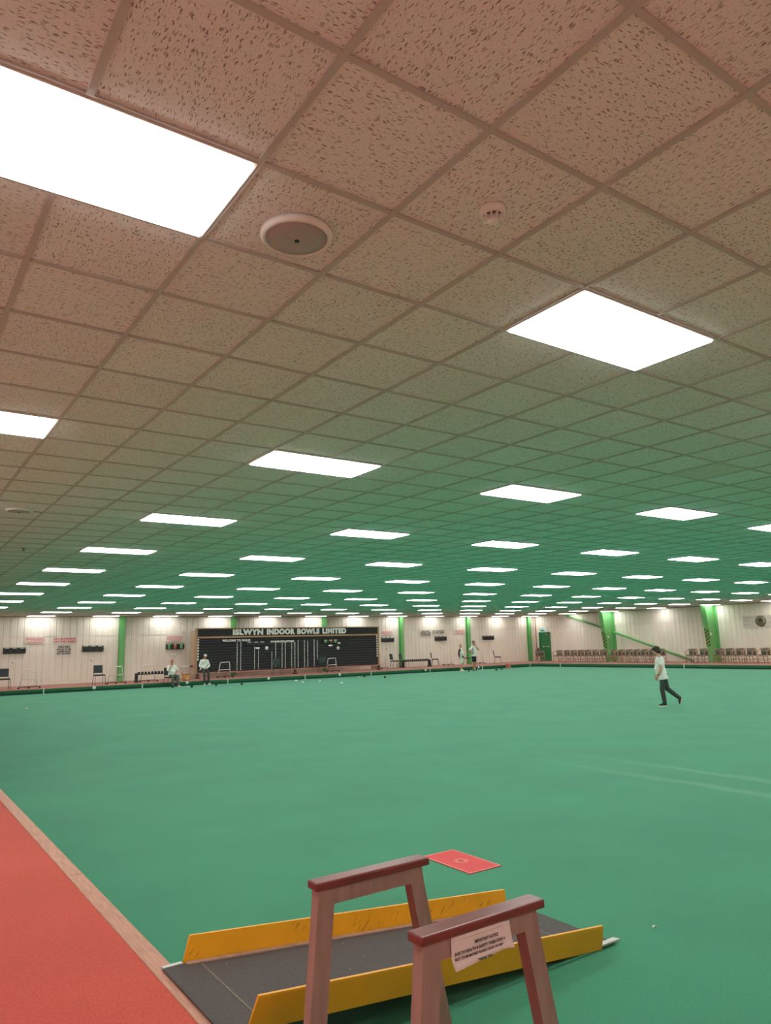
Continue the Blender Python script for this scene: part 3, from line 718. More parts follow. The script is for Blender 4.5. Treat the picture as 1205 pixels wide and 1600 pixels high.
def put(proto, used, loc, rz, label, group):
    if not used:
        used.append(1); o = proto; o.location = loc; o.rotation_euler = (0, 0, rz); o['label'] = label; o['group'] = group; return o
    return dup(proto, loc, rz, label, group)
u1, u2 = [], []
put(sc1, u1, (4.72, 35.75, ZB), 0, 'black stacking chair cut off by the left edge of the photo', SCG)
put(sc1, u1, (8.62, 35.6, ZB), 0, 'single black stacking chair below the second digital scoreboard, left of the first post', SCG)
put(sc1, u1, (11.62, 34.62, 0), .15, 'black stacking chair under the seated man resting his chin on a hand', SCG)
put(sc1, u1, (13.5, 35.42, ZB), 0, 'dark stacking chair under the man in the white cap', SCG)
put(sc2, u2, (17.95, 36.15, ZB), -.25, 'dark green stacking chair in front of the left half of the black board', SCG)
put(sc2, u2, (20.93, 36.35, ZB), -.35, 'dark green stacking chair before the right half of the board, left of a tube stand', SCG)
put(sc2, u2, (27.1, 38.0, ZB), .55, 'dark green stacking chair, left one of the pair beside the post', SCG)
put(sc2, u2, (27.62, 37.7, ZB), .55, 'dark green stacking chair, right one of the pair beside the post', SCG)
put(sc1, u1, (30.35, 38.0, ZB), .85, 'black stacking chair at the right end of the long bowls rack', SCG)
put(sc1, u1, (32.75, 37.6, ZB), .85, 'black stacking chair behind the man in black shorts', SCG)
put(sc1, u1, (35.1, 37.1, ZB), .8, 'black stacking chair standing alone right of the standing people', SCG)

# ------------------------------------------------------------------ white tube stands
def make_stand():
    t = thing('tube_stand', '', 'stand')
    b = MB()
    b.tube([(-.36, 0, .08), (-.24, 0, .74), (-.21, 0, .78), (.24, 0, .80), (.27, 0, .77), (.33, 0, .10)], .021)
    b.tube([(-.30, 0, .40), (.31, 0, .42)], .019); b.build('tube_frame', WHITE_METAL, t)
    b = MB(); b.tube([(-.42, -.12, .05), (-.36, 0, .075), (.0, -.04, .075), (.36, 0, .085), (.44, -.05, .05)], .02); b.tube([(-.36, 0, .075), (-.36, .22, .06)], .02); b.tube([(.34, 0, .085), (.34, .22, .06)], .02); b.build('base_bar', BOARD_DARKWOOD, t)
    for x, y in ((-.42, -.13), (0.0, -.05), (.44, -.06)):
        b = MB(); b.lathe([(.03, -.02), (.04, -.012), (.04, .012), (.03, .02)], (x, y, .04), 12, Matrix.Rotation(PI / 2, 4, 'X')); b.build('castor', BLACK, t)
    return t
ws = make_stand(); uw = []
WG = 'white tube stands on the far bank'
for loc, rz, lab in (((5.7, 35.7, ZB), 0, 'white tube stand on dark base, leftmost on the wall between two chairs'), ((9.45, 35.9, ZB), 0, 'white tube stand in front of the first green post, right of a dark chair'),
                     ((11.1, 36.35, ZB), 0, 'white tube stand behind the bowls rack next to the seated man'), ((15.2, 36.75, ZB), 0, 'white tube stand before the black board, right of the man in the white cap'),
                     ((21.78, 36.85, ZB), 0, 'white tube stand in front of the right half of the black board'), ((26.2, 38.2, ZB), 0, 'faint white tube stand just past the right end of the black board'),
                     ((31.5, 38.1, ZB), 0, 'white tube stand against the wall behind the person in white shorts'), ((34.4, 38.2, ZB), 0, 'white tube stand against the wall right of the post')):
    put(ws, uw, loc, rz, lab, WG)

# ------------------------------------------------------------------ bowls racks with bowls
BOWLB = mat('black_bowl', (24, 26, 26), 0.25, var=.2); BOWLW = mat('pale_mint_bowl', (206, 232, 214), 0.3, var=.04); JACK = mat('white_jack', (236, 234, 220), .35, var=.03)
def rack(x, y, L_, label):
    t = thing('bowls_rack', label, 'rack', (x, y, ZB), 0, 'bowls racks')
    b = MB()
    for dy in (-.05, .05): b.bbox(-L_ / 2, L_ / 2, dy - .02, dy + .02, .36, .41, .005)
    b.build('rail', BLACK, t)
    for s in (-1, 1):
        b = MB(); b.prism([(s * L_ / 2 - .05, .44), (s * L_ / 2 + .05, .44), (s * L_ / 2 + .06, .0), (s * L_ / 2 - .06, 0)], 'y', -.09, .09); b.build('end_post', BLACK, t)
        b = MB(); b.prism([(-.2, 0), (.2, 0), (.06, .1), (-.06, .1)], 'x', s * L_ / 2 - .07, s * L_ / 2 + .07); b.build('foot', BLACK, t)
    return t
def bowl_bm(m_, r=.06, name='bowl'):
    b = MB(); b.ell((0, 0, 0), (r, r, r * .92), n=18, mrings=12); return b.build(name, m_)
bowl0 = bowl_bm(BOWLB)
bused = []
def bowl(loc, label, group):
    if not bused:
        bused.append(1); o = bowl0; o.location = loc
    else:
        o = bowl0.copy(); C.objects.link(o); o.location = loc
    return tag(o, label, 'bowl', group)
rack(11.38, 36.1, 1.85, 'black bowls rack behind the seated man on the left')
rack(28.95, 38.2, 2.15, 'long black bowls rack right of the pair of dark chairs')
for k in range(11):
    bowl((10.58 + k * .16, 36.1, ZB + .455), 'black bowl resting in the row on the rack behind the seated man', 'bowls on the left rack')
for k in range(13):
    bowl((28.0 + k * .158, 38.2, ZB + .455), 'black bowl resting in the row on the long rack beside the pair of chairs', 'bowls on the right rack')
bl = [((12.08, 33.0), 'black bowl on the green between the two seated men'), ((13.33, 33.2), 'black bowl on the green just right of the man in the white cap'), ((14.42, 32.75), 'black bowl on the green in front of the white tube stand'),
      ((11.45, 33.75), 'black bowl at the feet of the seated man with chin in hand'), ((21.91, 33.6), 'black bowl on the green below the right half of the black board'), ((21.87, 31.6), 'black bowl alone on the green below the pair of dark chairs'),
      ((29.0, 33.15), 'black bowl nearest the feet of the man in black shorts'), ((30.05, 33.9), 'left bowl of the touching black pair right of the standing people'), ((30.44, 34.1), 'right bowl of the touching black pair right of the standing people'),
      ((30.59, 32.5), 'black bowl on the green left of the red box'), ((31.72, 33.2), 'black bowl on the green just below the red box')]
for (x, y), lab in bl: bowl((x, y, .056), lab, 'black bowls on the green')
wl = [((17.17, 32.5), 'pale bowl on the green, leftmost and farthest of the four below the black board'), ((16.62, 30.8), 'pale bowl on the green, second from left of the four below the black board'), ((17.52, 30.75), 'pale bowl on the green, third from left of the four below the black board'), ((17.21, 28.26), 'pale bowl on the green, nearest of the four below the black board')]
for (x, y), lab in wl:
    o = bowl_bm(BOWLW, .066); o.location = (x, y, .061); tag(o, lab, 'bowl', 'pale bowls on the green')
for (x, y), lab in (((4.06, 25.6), 'tiny white jack alone on the green at the far left'), ((12.1, 33.6), 'tiny white jack beside the black bowl between the seated men'), ((21.6, 33.7), 'tiny white jack beside the black bowl below the right half of the board'), ((30.7, 33.9), 'tiny white jack right of the touching pair of black bowls')):
    o = bowl_bm(JACK, .036, 'jack'); o.location = (x, y, .033); tag(o, lab, 'jack', 'white jacks on the green')

# tub by the scoreboard, red box by the corner
t = thing('yellow_tub', 'orange-yellow tub with dark rim beside the left end of the black board', 'tub', (12.78, 35.75, ZB))
b = MB(); b.lathe([(.15, 0), (.17, .01), (.20, .30), (.19, .30), (.155, .02)], n=24); b.build('body', mat('tub_orange', (206, 150, 70), .5, var=.1), t)
b = MB(); b.lathe([(.20, .27), (.21, .28), (.21, .31), (.19, .32)], n=24); b.build('rim', mat('tub_rim', (150, 88, 52), .5), t)
b = MB(); b.lathe([(.08, .05), (.09, .12), (.07, .13)], (0, -.12, 0), 12); b.build('label', SIGN, t)
b = MB(); b.tube([(-.2, 0, .3), (-.22, 0, .4), (-.15, 0, .43)], .014); b.build('handle', BOARD_DARKWOOD, t)
t = thing('towel_rail', 'pale rail fixed to the left end of the black board above the yellow tub', 'rail', (13.3, 37.5, .86))
b = MB(); b.tube([(-.55, 0, 0), (.475, 0, .0)], .022); b.build('rail', WHITE_METAL, t)
b = MB(); b.bbox(.30, .46, -.04, .04, -.04, .04, .006); b.build('bracket', BOARD_DARKWOOD, t)
t = thing('red_box', 'small translucent red box on the bank edge near the corner', 'box', (33.8, 34.78, 0))
b = MB(); b.bbox(-.14, .14, -.11, .11, 0.0, .02, .004)
for x0, x1, y0, y1 in ((-.14, -.12, -.11, .11), (.12, .14, -.11, .11), (-.12, .12, -.11, -.09), (-.12, .12, .09, .11)): b.box(x0, x1, y0, y1, .02, .23)
b.build('body', mat('translucent_red_plastic', (206, 110, 102), .4), t)
b = MB(); b.bbox(-.155, .155, -.125, .125, .23, .26, .006); b.build('lid', mat('red_plastic_lid', (200, 92, 88), .4), t)

# ------------------------------------------------------------------ wooden tub armchairs along the side wall
def make_armchair():
    t = thing('tub_armchair', '', 'armchair')                       # faces -x
    b = MB(); b.bbox(-.25, .20, -.22, .22, .40, .46, .02); b.build('seat', TUBFABRIC, t)
    b = MB(); n = 13; vs = []; fs = []
    for i in range(n):
        a = -1.15 + 2.3 * i / (n - 1); ca, sa = math.cos(a), math.sin(a)
        for r in (.225, .262):
            for z, lean in ((.44, 0), (.80, .05)):
                vs.append(((r + lean) * ca * .92, (r + lean * .5) * sa, z - (.05 * abs(sa) ** 3 if z > .5 else 0)))
    for i in range(n - 1):
        k, q = 4 * i, 4 * i + 4
        fs += [(k, q, q + 1, k + 1), (k + 2, k + 3, q + 3, q + 2), (k + 1, q + 1, q + 3, k + 3), (k, k + 2, q + 2, q)]
    fs += [(0, 1, 3, 2), (4 * n - 4, 4 * n - 2, 4 * n - 1, 4 * n - 3)]
    b.add(vs, fs, True); b.build('backrest', TUBFABRIC, t)
    for s in (-1, 1):
        b = MB(); b.tube([(-.29, s * .245, .62), (-.10, s * .258, .68), (.08, s * .26, .75), (.2, s * .22, .79)], .02, 8); b.build('arm', WOODCHAIR, t)
        b = MB(); b.tube([(-.25, s * .235, .0), (-.245, s * .24, .42), (-.27, s * .245, .62)], .02, 8); b.build('leg', WOODCHAIR, t)
        b = MB(); b.tube([(.27, s * .20, .0), (.21, s * .22, .42), (.22, s * .235, .70)], .02, 8); b.build('leg', WOODCHAIR, t)
    b = MB(); b.tube([(-.25, -.235, .17), (-.25, .235, .17)], .014); b.tube([(.25, -.20, .17), (.25, .20, .17)], .014)
    for s in (-1, 1): b.tube([(-.25, s * .235, .24), (.25, s * .21, .24)], .014)
    b.tube([(-.25, -.235, .36), (-.25, .235, .36)], .018); b.build('stretcher', WOODCHAIR, t)
    return t
ac = make_armchair(); ua = []
AG = 'wooden tub armchairs along the side wall'
ys = [34.87, 34.2, 33.58, 32.98, 32.39, 31.77, 31.15]
for k, y in enumerate(ys): put(ac, ua, (38.7, y, ZB), 0, 'wooden tub armchair, %s from the left in the row left of the farther column' % ORD[k], AG)
for k, y in enumerate([30.28, 29.71, 29.14, 28.57, 28.0, 27.43, 26.86]): put(ac, ua, (38.7, y, ZB), 0, 'wooden tub armchair, %s from the left in the row right of the farther column' % ORD[k], AG)
for k, y in enumerate([24.65, 23.98]): put(ac, ua, (38.5, y, ZB), 0, 'wooden tub armchair, %s from the left behind the column nearest the banner' % ORD[k], AG)
for k, y in enumerate([23.08, 22.47, 21.88, 21.28]): put(ac, ua, (38.6, y, ZB), 0, 'wooden tub armchair, %s from the left in the group of four below the banner' % ORD[k], AG)
put(ac, ua, (38.6, 20.5, ZB), 0, 'wooden tub armchair cut off by the right edge of the photo', AG)
put(ac, ua, (38.4, 36.3, ZB), 1.05, 'wooden tub armchair standing in front of the dark green door', AG)

# ------------------------------------------------------------------ access ramp
rp = thing('access_ramp', 'black grit ramp with yellow side rails leading down to the green', 'ramp', (0, 0, 0))
X0, X1 = 1.25, 3.63; Z0, Z1 = ZB + .012, .010; RY0, RY1 = 3.0, 3.72
zr = lambda x: Z0 + (Z1 - Z0) * (x - 1.33) / (X1 - 1.33) if x > 1.33 else Z0
b = MB()
poly = [(X0, Z0 - .006), (1.33, Z0 - .008), (X1 - .02, .001), (X1, .001), (X1, .004), (X1 - .02, Z1 + .004), (1.33, Z0), (X0, Z0)]
b.prism(poly, 'y', RY0, RY1); b.build('deck', DECK, rp)
SEAM = mat('worn_seam', (120, 110, 98), .8, var=.3, scale=40)   # cross seams of the end flaps
for xa in (1.425, 3.36):
    b = MB(); b.box(xa - .005, xa + .005, RY0 + .02, RY1 - .02, zr(xa) - .001, zr(xa) + .0022); b.build('flap_seam', SEAM, rp)
def rail(y, s, paint, name='side_rail'):
    b = MB(); n = 2; xa, xe = 1.345, 3.50; t_ = .004; lean = .012
    prof = lambda x: [(y + s * 0.0, zr(x) - .022), (y + s * lean, zr(x) + .108), (y + s * (lean + .016), zr(x) + .108), (y + s * (lean + .016), zr(x) + .100), (y + s * (.006), zr(x) - .022)]
    # sloping cut at the upper end
    vs = []
    for x in (xa, xe):
        for (yy, zz) in prof(x):
            up = (zz - zr(x)) / .108
            vs.append((x + (.045 * max(0, up) if x == xa else -.004 * max(0, up)), yy, zz))
    k = 5; fs = [tuple(range(k)), tuple(range(2 * k - 1, k - 1, -1))] + [(i, k + i, k + (i + 1) % k, (i + 1) % k) for i in range(k)]
    b.add(vs, fs); return b.build(name, paint, rp)
rail(RY1 + .012, 1, YELLOW); rail(RY0 - .016, -1, YELLOW_CLEAN)
for y0, y1, xa, xe in ((RY1 - .028, RY1 + .006, 1.36, 3.5),):
    b = MB(); vs = [(x, y, zr(x) + dz) for x in (xa, xe) for (y, dz) in ((y0, 0.0), (y1, 0.0), (y1, .006), (y0, .006))]
    b.add(vs, [(0, 1, 2, 3), (7, 6, 5, 4)] + [(i, 4 + i, 4 + (i + 1) % 4, (i + 1) % 4) for i in range(4)]); b.build('edge_strip', mat('worn_ply_edge', (178, 142, 122), .7, var=.15), rp)
for pts in ([(X0, RY1 - .002), (1.345, RY1 - .002), (1.345, RY1 + .024), (X0, RY1 + .024)], [(3.49, RY0 - .03), (X1 + .02, RY0 - .03), (X1, RY0 + .006), (3.49, RY0 + .006)]):
    b = MB(); zt = zr(pts[0][0]); b.prism(pts, 'z', zt - .006, zt + .003); b.build('edge_strip', ALU, rp)
for xs in (1.6, 2.4):                        # hidden bearers under the deck
    b = MB(); b.box(xs, xs + .05, RY0 + .3, RY1 - .05, 0.001, zr(xs + .05) - .012); b.build('bearer', BLACK, rp)
# litter on the ramp and green
def scrap(x, y, z, s, label, a, m_=PAPER):
    b = MB(); n = 6; vs = []; fs = []
    for i in range(n):
        t_ = i / (n - 1); px_ = (t_ - .5) * s; wv = math.sin(t_ * 5) * s * .12; hz = .004 + .3 * s * math.sin(t_ * PI) * .4; ww = s * .13 * math.sin(.4 + t_ * 2.4)
        for q, dz in ((-1, 0), (1, 0), (1, .0015), (-1, .0015)): vs.append((px_, wv + q * ww, hz + dz))
    for i in range(n - 1):
        for j in range(4): fs.append((4 * i + j, 4 * i + (j + 1) % 4, 4 * i + 4 + (j + 1) % 4, 4 * i + 4 + j))
    fs += [(3, 2, 1, 0), (4 * n - 4, 4 * n - 3, 4 * n - 2, 4 * n - 1)]
    b.add(vs, fs, True); return tag(b.build('paper_scrap', m_, None, (x, y, z), a), label, 'scrap', 'paper scraps')
scrap(4.0, 2.99, 0, .045, 'white paper scrap on the green right of the ramp', .3)
scrap(2.63, 3.0 - .45, 0, .016, 'tiny white speck on the green below the ramp', 0)
scrap(1.62, 3.12, zr(1.62), .05, 'twisted white paper scrap on the ramp deck beside the near rail', 1.2)
b = MB(); b.ell((1.465, 3.035, zr(1.465) + .008), (.014, .01, .007)); tag(b.build('rubber_stop', BLACK), 'small black stud on the ramp deck at the near rail end', 'stud')

# ------------------------------------------------------------------ steps with handrails
st = thing('handrail_steps', 'wooden step unit with two mahogany topped handrail frames in front of the ramp', 'steps', (0, 0, 0))
def frame(yc):
    ty = .024                                # half thickness
    zt = .838; zb = .782
    def leg(xa0, xa1, xb0, xb1):
        b = MB(); b.prism([(xb0, 0.0), (xb1, 0.0), (xa1, zt if False else zb), (xa1 if False else xa1, zb), (xa0, zb)][:3] + [(xa0, zb)], 'y', yc - ty, yc + ty)
        b.mi = [1 if abs(0) else 0 for _ in b.f]; return b
    # left leg leans out towards the bank, right leg towards the green
    b = MB(); b.prism([(1.332, 0), (1.402, 0), (1.474, zb), (1.404, zb)], 'y', yc - ty, yc + ty); b.build('leg', [LEGWOOD, LEGRED], st)
    b = MB(); b.prism([(1.988, 0), (2.058, 0), (1.892, zb), (1.828, zb)], 'y', yc - ty, yc + ty); b.mi[-1] = 1; b.mi[-3] = 1; b.build('leg', [LEGWOOD, LEGRED], st)
    b = MB(); b.prism([(1.404, zb), (1.474, zb), (1.828, zb), (1.892, zb), (1.884, zt), (1.408, zt)], 'y', yc - ty, yc + ty); b.build('top_beam', LEGWOOD, st)
    b = MB(); b.bbox(1.393, 1.916, yc - .036, yc + .036, zt, zt + .029, .006); b.build('handrail', RAILWOOD, st)
frame(2.519); frame(1.895)
for x0, x1, z in ((1.36, 1.62, .16), (1.66, 1.99, .09)):
    b = MB(); b.bbox(x0, x1, 1.925, 2.49, z - .02, z, .004); b.build('tread', LEGWOOD, st)
b = MB(); b.box(1.36, 1.98, 1.92, 1.945, .02, .075); b.box(1.36, 1.98, 2.47, 2.495, .02, .075); b.build('stringer', LEGWOOD, st)

# taped paper notice on the front handrail frame
nt_ = thing('paper_notice', 'white paper notice with printed warning hanging on the nearer handrail frame', 'notice', (0, 0, 0))
yn = 1.895 - .026
b = MB(); nx, nz = 13, 9; vs = []; fs = []
for i in range(nx):
    u = i / (nx - 1)
    for j in range(nz):
        v = j / (nz - 1)
        x = 1.512 + .244 * u; z = .839 - .003 * u - v * (.092 - .018 * u)
        y = yn - .002 - .020 * max(0, u - .84) ** 1.2 * 6 * (0.4 + v) - (.014 * max(0, v - .72) * (1.6 - u) * 3)
        if u > .9: x -= (u - .9) * .05
        vs.append((x, y, z))
for dy in (.0,):
    for i in range(nx - 1):
        for j in range(nz - 1):
            a = i * nz + j; fs.append((a, a + 1, a + nz + 1, a + nz))
b.add(vs, fs, True); sh = b.build('sheet', PAPER, nt_)
sm_ = sh.modifiers.new('thick', 'SOLIDIFY'); sm_.thickness = .0006
for s, x, z, sz, w_ in (('IMPORTANT NOTICE', 1.652, .806, .0135, .098), ('DUE TO HEALTH & SAFETY THESE STEPS ARE', 1.632, .788, .0125, .222), ('NOT TO BE MOVED PLEASE LEAVE ON BANK', 1.626, .773, .0115, .212), ('THANK YOU', 1.635, .757, .010, .060)):
    text('printed_line', s, sz, wallM(x, yn - .0065 if z > .77 else yn - .016, z) @ Matrix.Rotation(-.0, 4, 'Z'), BLACKINK, nt_, bold=.0004, fit=w_)
b = MB(); b.box(1.515, 1.745, yn - .0034, yn - .003, .8235, .8243); b.build('fold_line', mat('fold_shadow', (196, 150, 146), .8), nt_)

# ------------------------------------------------------------------ red mat on the green
t = thing('bowls_mat', 'red rubber mat with pale border and round emblem lying on the green', 'mat', (3.985, 4.755, 0), 0)
hx, hy = .165, .295
b = MB(); b.bbox(-hx, hx, -hy, hy, 0.0005, .006, .002); b.build('rubber_sheet', mat('red_mat_rubber', (226, 62, 66), .6, var=.05), t)
b = MB(); q = .012
for x0, x1, y0, y1 in ((-hx + .004, hx - .004, -hy + .004, -hy + .004 + q), (-hx + .004, hx - .004, hy - .004 - q, hy - .004), (-hx + .004, -hx + .004 + q, -hy + .016, hy - .016), (hx - .004 - q, hx - .004, -hy + .016, hy - .016)): b.box(x0, x1, y0, y1, .0055, .0066)
b.build('border', mat('mat_pale_border', (226, 150, 138), .6), t)
b = MB(); n = 40
for r0, r1 in ((.052, .060), (.030, .044)):
    vs = []; fs = []
    for k in range(n):
        a = 2 * PI * k / n
        for r in (r0, r1): vs.append((r * math.cos(a), r * math.sin(a), .0066))
    fs = [(2 * k, 2 * k + 1, (2 * k + 3) % (2 * n), (2 * k + 2) % (2 * n)) for k in range(n)]; b.add(vs, fs)
b.build('emblem_ring', mat('mat_pale_print', (236, 128, 124), .6), t)
b = MB()
for k in (-1, 0, 1): b.lathe([(.009, .0062), (.009, .0068)], (0.0, k * .017, 0), 14)
b.build('emblem_mark', mat('mat_dark_print', (176, 84, 80), .6), t)
# ------------------------------------------------------------------ people
def fuse(mb, name, m_, parent, voxel, smooth=4):
    o = mb.build(name + '_src', m_)
    r = o.modifiers.new('r', 'REMESH'); r.mode = 'VOXEL'; r.voxel_size = voxel; r.use_smooth_shade = True
    s_ = o.modifiers.new('s', 'SMOOTH'); s_.factor = 0.5; s_.iterations = smooth
    dg = bpy.context.evaluated_depsgraph_get(); dg.update()
    me = bpy.data.meshes.new_from_object(o.evaluated_get(dg)); src = o.data
    bpy.data.objects.remove(o); bpy.data.meshes.remove(src)
    me.name = name; me.materials.clear(); me.materials.append(m_)
    n = bpy.data.objects.new(name, me); C.objects.link(n); n.parent = parent
    return n
V = lambda *a: Vector(a)
def loft(mb, rings, M, n=20):
    """rings: (x, z, half depth, half width)"""
    vs = []; fs = []
    for x, z, d, w_ in rings:
        for j in range(n):
            a = 2 * PI * j / n; c_, s_ = math.cos(a), math.sin(a)
            e = 0.8
            vs.append(M @ V(x + d * math.copysign(abs(c_) ** e, c_), w_ * math.copysign(abs(s_) ** e, s_), z))
    k = len(rings)
    for i in range(k - 1):
        for j in range(n): fs.append((i * n + j, i * n + (j + 1) % n, (i + 1) * n + (j + 1) % n, (i + 1) * n + j))
    fs.append(tuple(range(n - 1, -1, -1))); fs.append(tuple((k - 1) * n + j for j in range(n)))
    mb.add(vs, fs, True)
def limb(mb, pts, rs, n=12):
    """tapered chain with rounded joints"""
    pts = [V(*p) for p in pts]
    for (p, q), (a, b_) in zip(zip(pts, pts[1:]), zip(rs, rs[1:])):
        mb.tube([p, p.lerp(q, .5), q], [a, (a + b_) / 2, b_], n)
    for p, r in zip(pts, rs): mb.ell(p, (r, r, r), n=n, mrings=8)
def hand(mb, W, D, Nn, side, s, curl=.5):
    D = V(*D).normalized(); Nn = V(*Nn); Nn = (Nn - D * Nn.dot(D)).normalized(); A = D.cross(Nn) * side
    Mh = Matrix((A, D, Nn)).transposed()
    mb.ell(W + D * .045 * s, (.040 * s, .050 * s, .016 * s), Mh, 12, 8)
    for k, L_ in enumerate((.066, .076, .070, .054)):
        b0 = W + D * .085 * s + A * (k - 1.5) * .019 * s
        d1 = (D * math.cos(curl * .6) + Nn * math.sin(curl * .6)); d2 = (D * math.cos(curl * 1.7) + Nn * math.sin(curl * 1.7))
        m1 = b0 + d1 * L_ * .5 * s; m2 = m1 + d2 * L_ * .55 * s
        limb(mb, [b0, m1, m2], [.0088 * s, .0082 * s, .0068 * s], 8)
    t0 = W + D * .022 * s - A * .034 * s; t1 = t0 + (D * .75 - A * .55 + Nn * .3).normalized() * .034 * s; t2 = t1 + (D * .95 + Nn * .35).normalized() * .028 * s
    limb(mb, [t0, t1, t2], [.011 * s, .0095 * s, .008 * s], 8)
SKIN = mat('skin_tone', (206, 150, 124), .5, var=.05, scale=6)
SKIN2 = mat('ruddy_skin_tone', (190, 126, 104), .5, var=.06, scale=6)
SHIRT = mat('white_polo_cotton', (234, 232, 224), .85, var=.03, scale=9)
TROUS = mat('charcoal_trousers', (60, 66, 62), .85, var=.1, scale=14)
TROUS2 = mat('grey_green_trousers', (96, 98, 88), .85, var=.1, scale=14)
SHORTB = mat('black_shorts_cotton', (34, 36, 36), .85, var=.1)
SHORTW = mat('white_shorts_cotton', (228, 228, 216), .85, var=.03)
MAROON = mat('maroon_cotton', (84, 38, 36), .85, var=.1)
NAVY = mat('dark_shirt_stripe', (92, 100, 112), .85, var=.05)
HAIRB = mat('dark_brown_hair', (54, 42, 34), .7, var=.3, scale=40)
HAIRG = mat('grey_hair', (150, 138, 126), .7, var=.15, scale=40)
SHOEW = mat('white_shoe_leather', (226, 224, 214), .5, var=.04)
SHOEB = mat('black_shoe_leather', (28, 28, 28), .5, var=.1)
def person(label, loc, rz, s, pelvis, lean, belly, arms, legs, hair, shirt, sleeve, legwear, leglen, shoe, sole, skin, nod=0.0, turn=0.0, sleeve_len=.55, extras=None, hem=-.10):
    t = thing('person', label, 'person', loc, rz)
    P = V(*pelvis)
    M = Matrix.Translation(P) @ Matrix.Rotation(lean, 4, 'Y') @ Matrix.Diagonal((s, s, s, 1))
    b_ = belly
    rings = [(0, -.12, .10, .13), (0, -.06, .118, .168), (0, .0, .122, .172), (b_ * .6, .10, .118 + b_ * .5, .160), (b_, .20, .118 + b_ * .5, .158), (b_ * .5, .30, .120, .168), (.0, .40, .120, .182), (-.005, .47, .105, .180), (-.01, .52, .080, .13), (-.005, .56, .060, .066), (.005, .62, .054, .056)]
    body = MB(); loft(body, rings, M)
    Hc = M @ V(.035, 0, .725)
    MH = Matrix.Translation(Hc) @ Matrix.Rotation(lean * .4 + nod, 4, 'Y') @ Matrix.Rotation(turn, 4, 'Z') @ Matrix.Diagonal((s, s, s, 1))
    MH3 = MH.to_3x3()
    def he(mb, c, r): mb.ell(MH @ V(*c), r, MH3, 16, 11)
    he(body, (-.005, 0, .02), (.097, .076, .10)); he(body, (.022, 0, -.05), (.066, .058, .072)); he(body, (.05, 0, -.085), (.034, .036, .03))   # skull, face, chin
    he(body, (.094, 0, -.022), (.02, .013, .026)); he(body, (.08, 0, .012), (.018, .05, .012)); he(body, (.078, 0, -.058), (.014, .026, .010))        # nose, brow, lips
    for q in (-1, 1): he(body, (-.006, q * .078, -.02), (.020, .010, .032)); he(body, (.062, q * .036, -.04), (.022, .02, .02))
    limb(body, [M @ V(-.01, 0, .5), M @ V(.015, 0, .66)], [.06 * s, .052 * s])
    sh = {}
    for q, nm in ((1, 'L'), (-1, 'R')):
        S = M @ V(0, q * .185, .455); sh[nm] = S
        E_, W_ = V(*arms[nm][0]), V(*arms[nm][1])
        limb(body, [S, S.lerp(E_, .5), E_, E_.lerp(W_, .35), W_], [.056 * s, .050 * s, .040 * s, .040 * s, .027 * s])
        hd = arms[nm][2] if len(arms[nm]) > 2 else (W_ - E_)
        hand(body, W_, hd, arms[nm][3] if len(arms[nm]) > 3 else V(0, -q, .1), q, s)
        A = M @ V(0, q * .092, -.02); K, An = V(*legs[nm][0]), V(*legs[nm][1])
        limb(body, [A, A.lerp(K, .5), K, K.lerp(An, .35), An], [.085 * s, .072 * s, .053 * s, .054 * s, .036 * s])
        fd = V(*legs[nm][2]).normalized()
        fu = V(*(legs[nm][3] if len(legs[nm]) > 3 else (0, 0, 1)))
        fu = (fu - fd * fu.dot(fd)).normalized(); limb(body, [An, An - fu * .03 * s + fd * .10 * s], [.034 * s, .028 * s])
    fuse(body, 'body', skin, t, .0075, 3)
    # shirt
    b = MB(); inf = .016
    loft(b, [(x, z, d + inf, w_ + inf) for (x, z, d, w_) in [(b_ * .3, hem, .142, .190), (b_ * .3, hem + .05, .138, .186), (b_ * .4, .02, .130, .178)] + rings[3:9] + [(-.005, .545, .062, .070)]], M)
    sl = MB() if sleeve is not shirt else b
    for q, nm in ((1, 'L'), (-1, 'R')):
        S = sh[nm]; E_, W_ = V(*arms[nm][0]), V(*arms[nm][1])
        if sleeve_len <= 1: limb(sl, [S, S.lerp(E_, sleeve_len)], [.074 * s, .068 * s])
        else: limb(sl, [S, E_, W_.lerp(E_, .08)], [.074 * s, .058 * s, .044 * s])
    fuse(b, 'shirt', shirt, t, .012, 4)
    if sl is not b: fuse(sl, 'sleeves', sleeve, t, .012, 4)
    # trousers or shorts
    b = MB(); loft(b, [(0, -.15, .10, .14), (0, -.08, .128, .178), (0, 0, .132, .182), (b_ * .4, .06, .13 + b_ * .4, .172)], M)
    for q, nm in ((1, 'L'), (-1, 'R')):
        A = M @ V(0, q * .092, -.02); K, An = V(*legs[nm][0]), V(*legs[nm][1])
        if leglen >= 1: limb(b, [A, A.lerp(K, .5), K, An.lerp(K, .06)], [.10 * s, .090 * s, .072 * s, .062 * s])
        else: limb(b, [A, A.lerp(K, .5), A.lerp(K, leglen + .0)], [.105 * s, .098 * s, .092 * s])
    fuse(b, 'trousers' if leglen >= 1 else 'shorts', legwear, t, .012, 4)
    # shoes
    for q, nm in ((1, 'L'), (-1, 'R')):
        An = V(*legs[nm][1]); fd = V(*legs[nm][2]).normalized(); up = V(*(legs[nm][3] if len(legs[nm]) > 3 else (0, 0, 1)))
        up = (up - fd * up.dot(fd)).normalized(); sd = up.cross(fd)
        Mf = Matrix((fd, sd, up)).transposed(); c0 = An - up * .078 * s
        b = MB()
        b.ell(c0 + fd * .085 * s + up * .035 * s, (.10 * s, .046 * s, .040 * s), Mf); b.ell(c0 + fd * .0 * s + up * .045 * s, (.055 * s, .040 * s, .048 * s), Mf); b.ell(c0 + fd * .06 * s + up * .055 * s, (.07 * s, .038 * s, .04 * s), Mf)
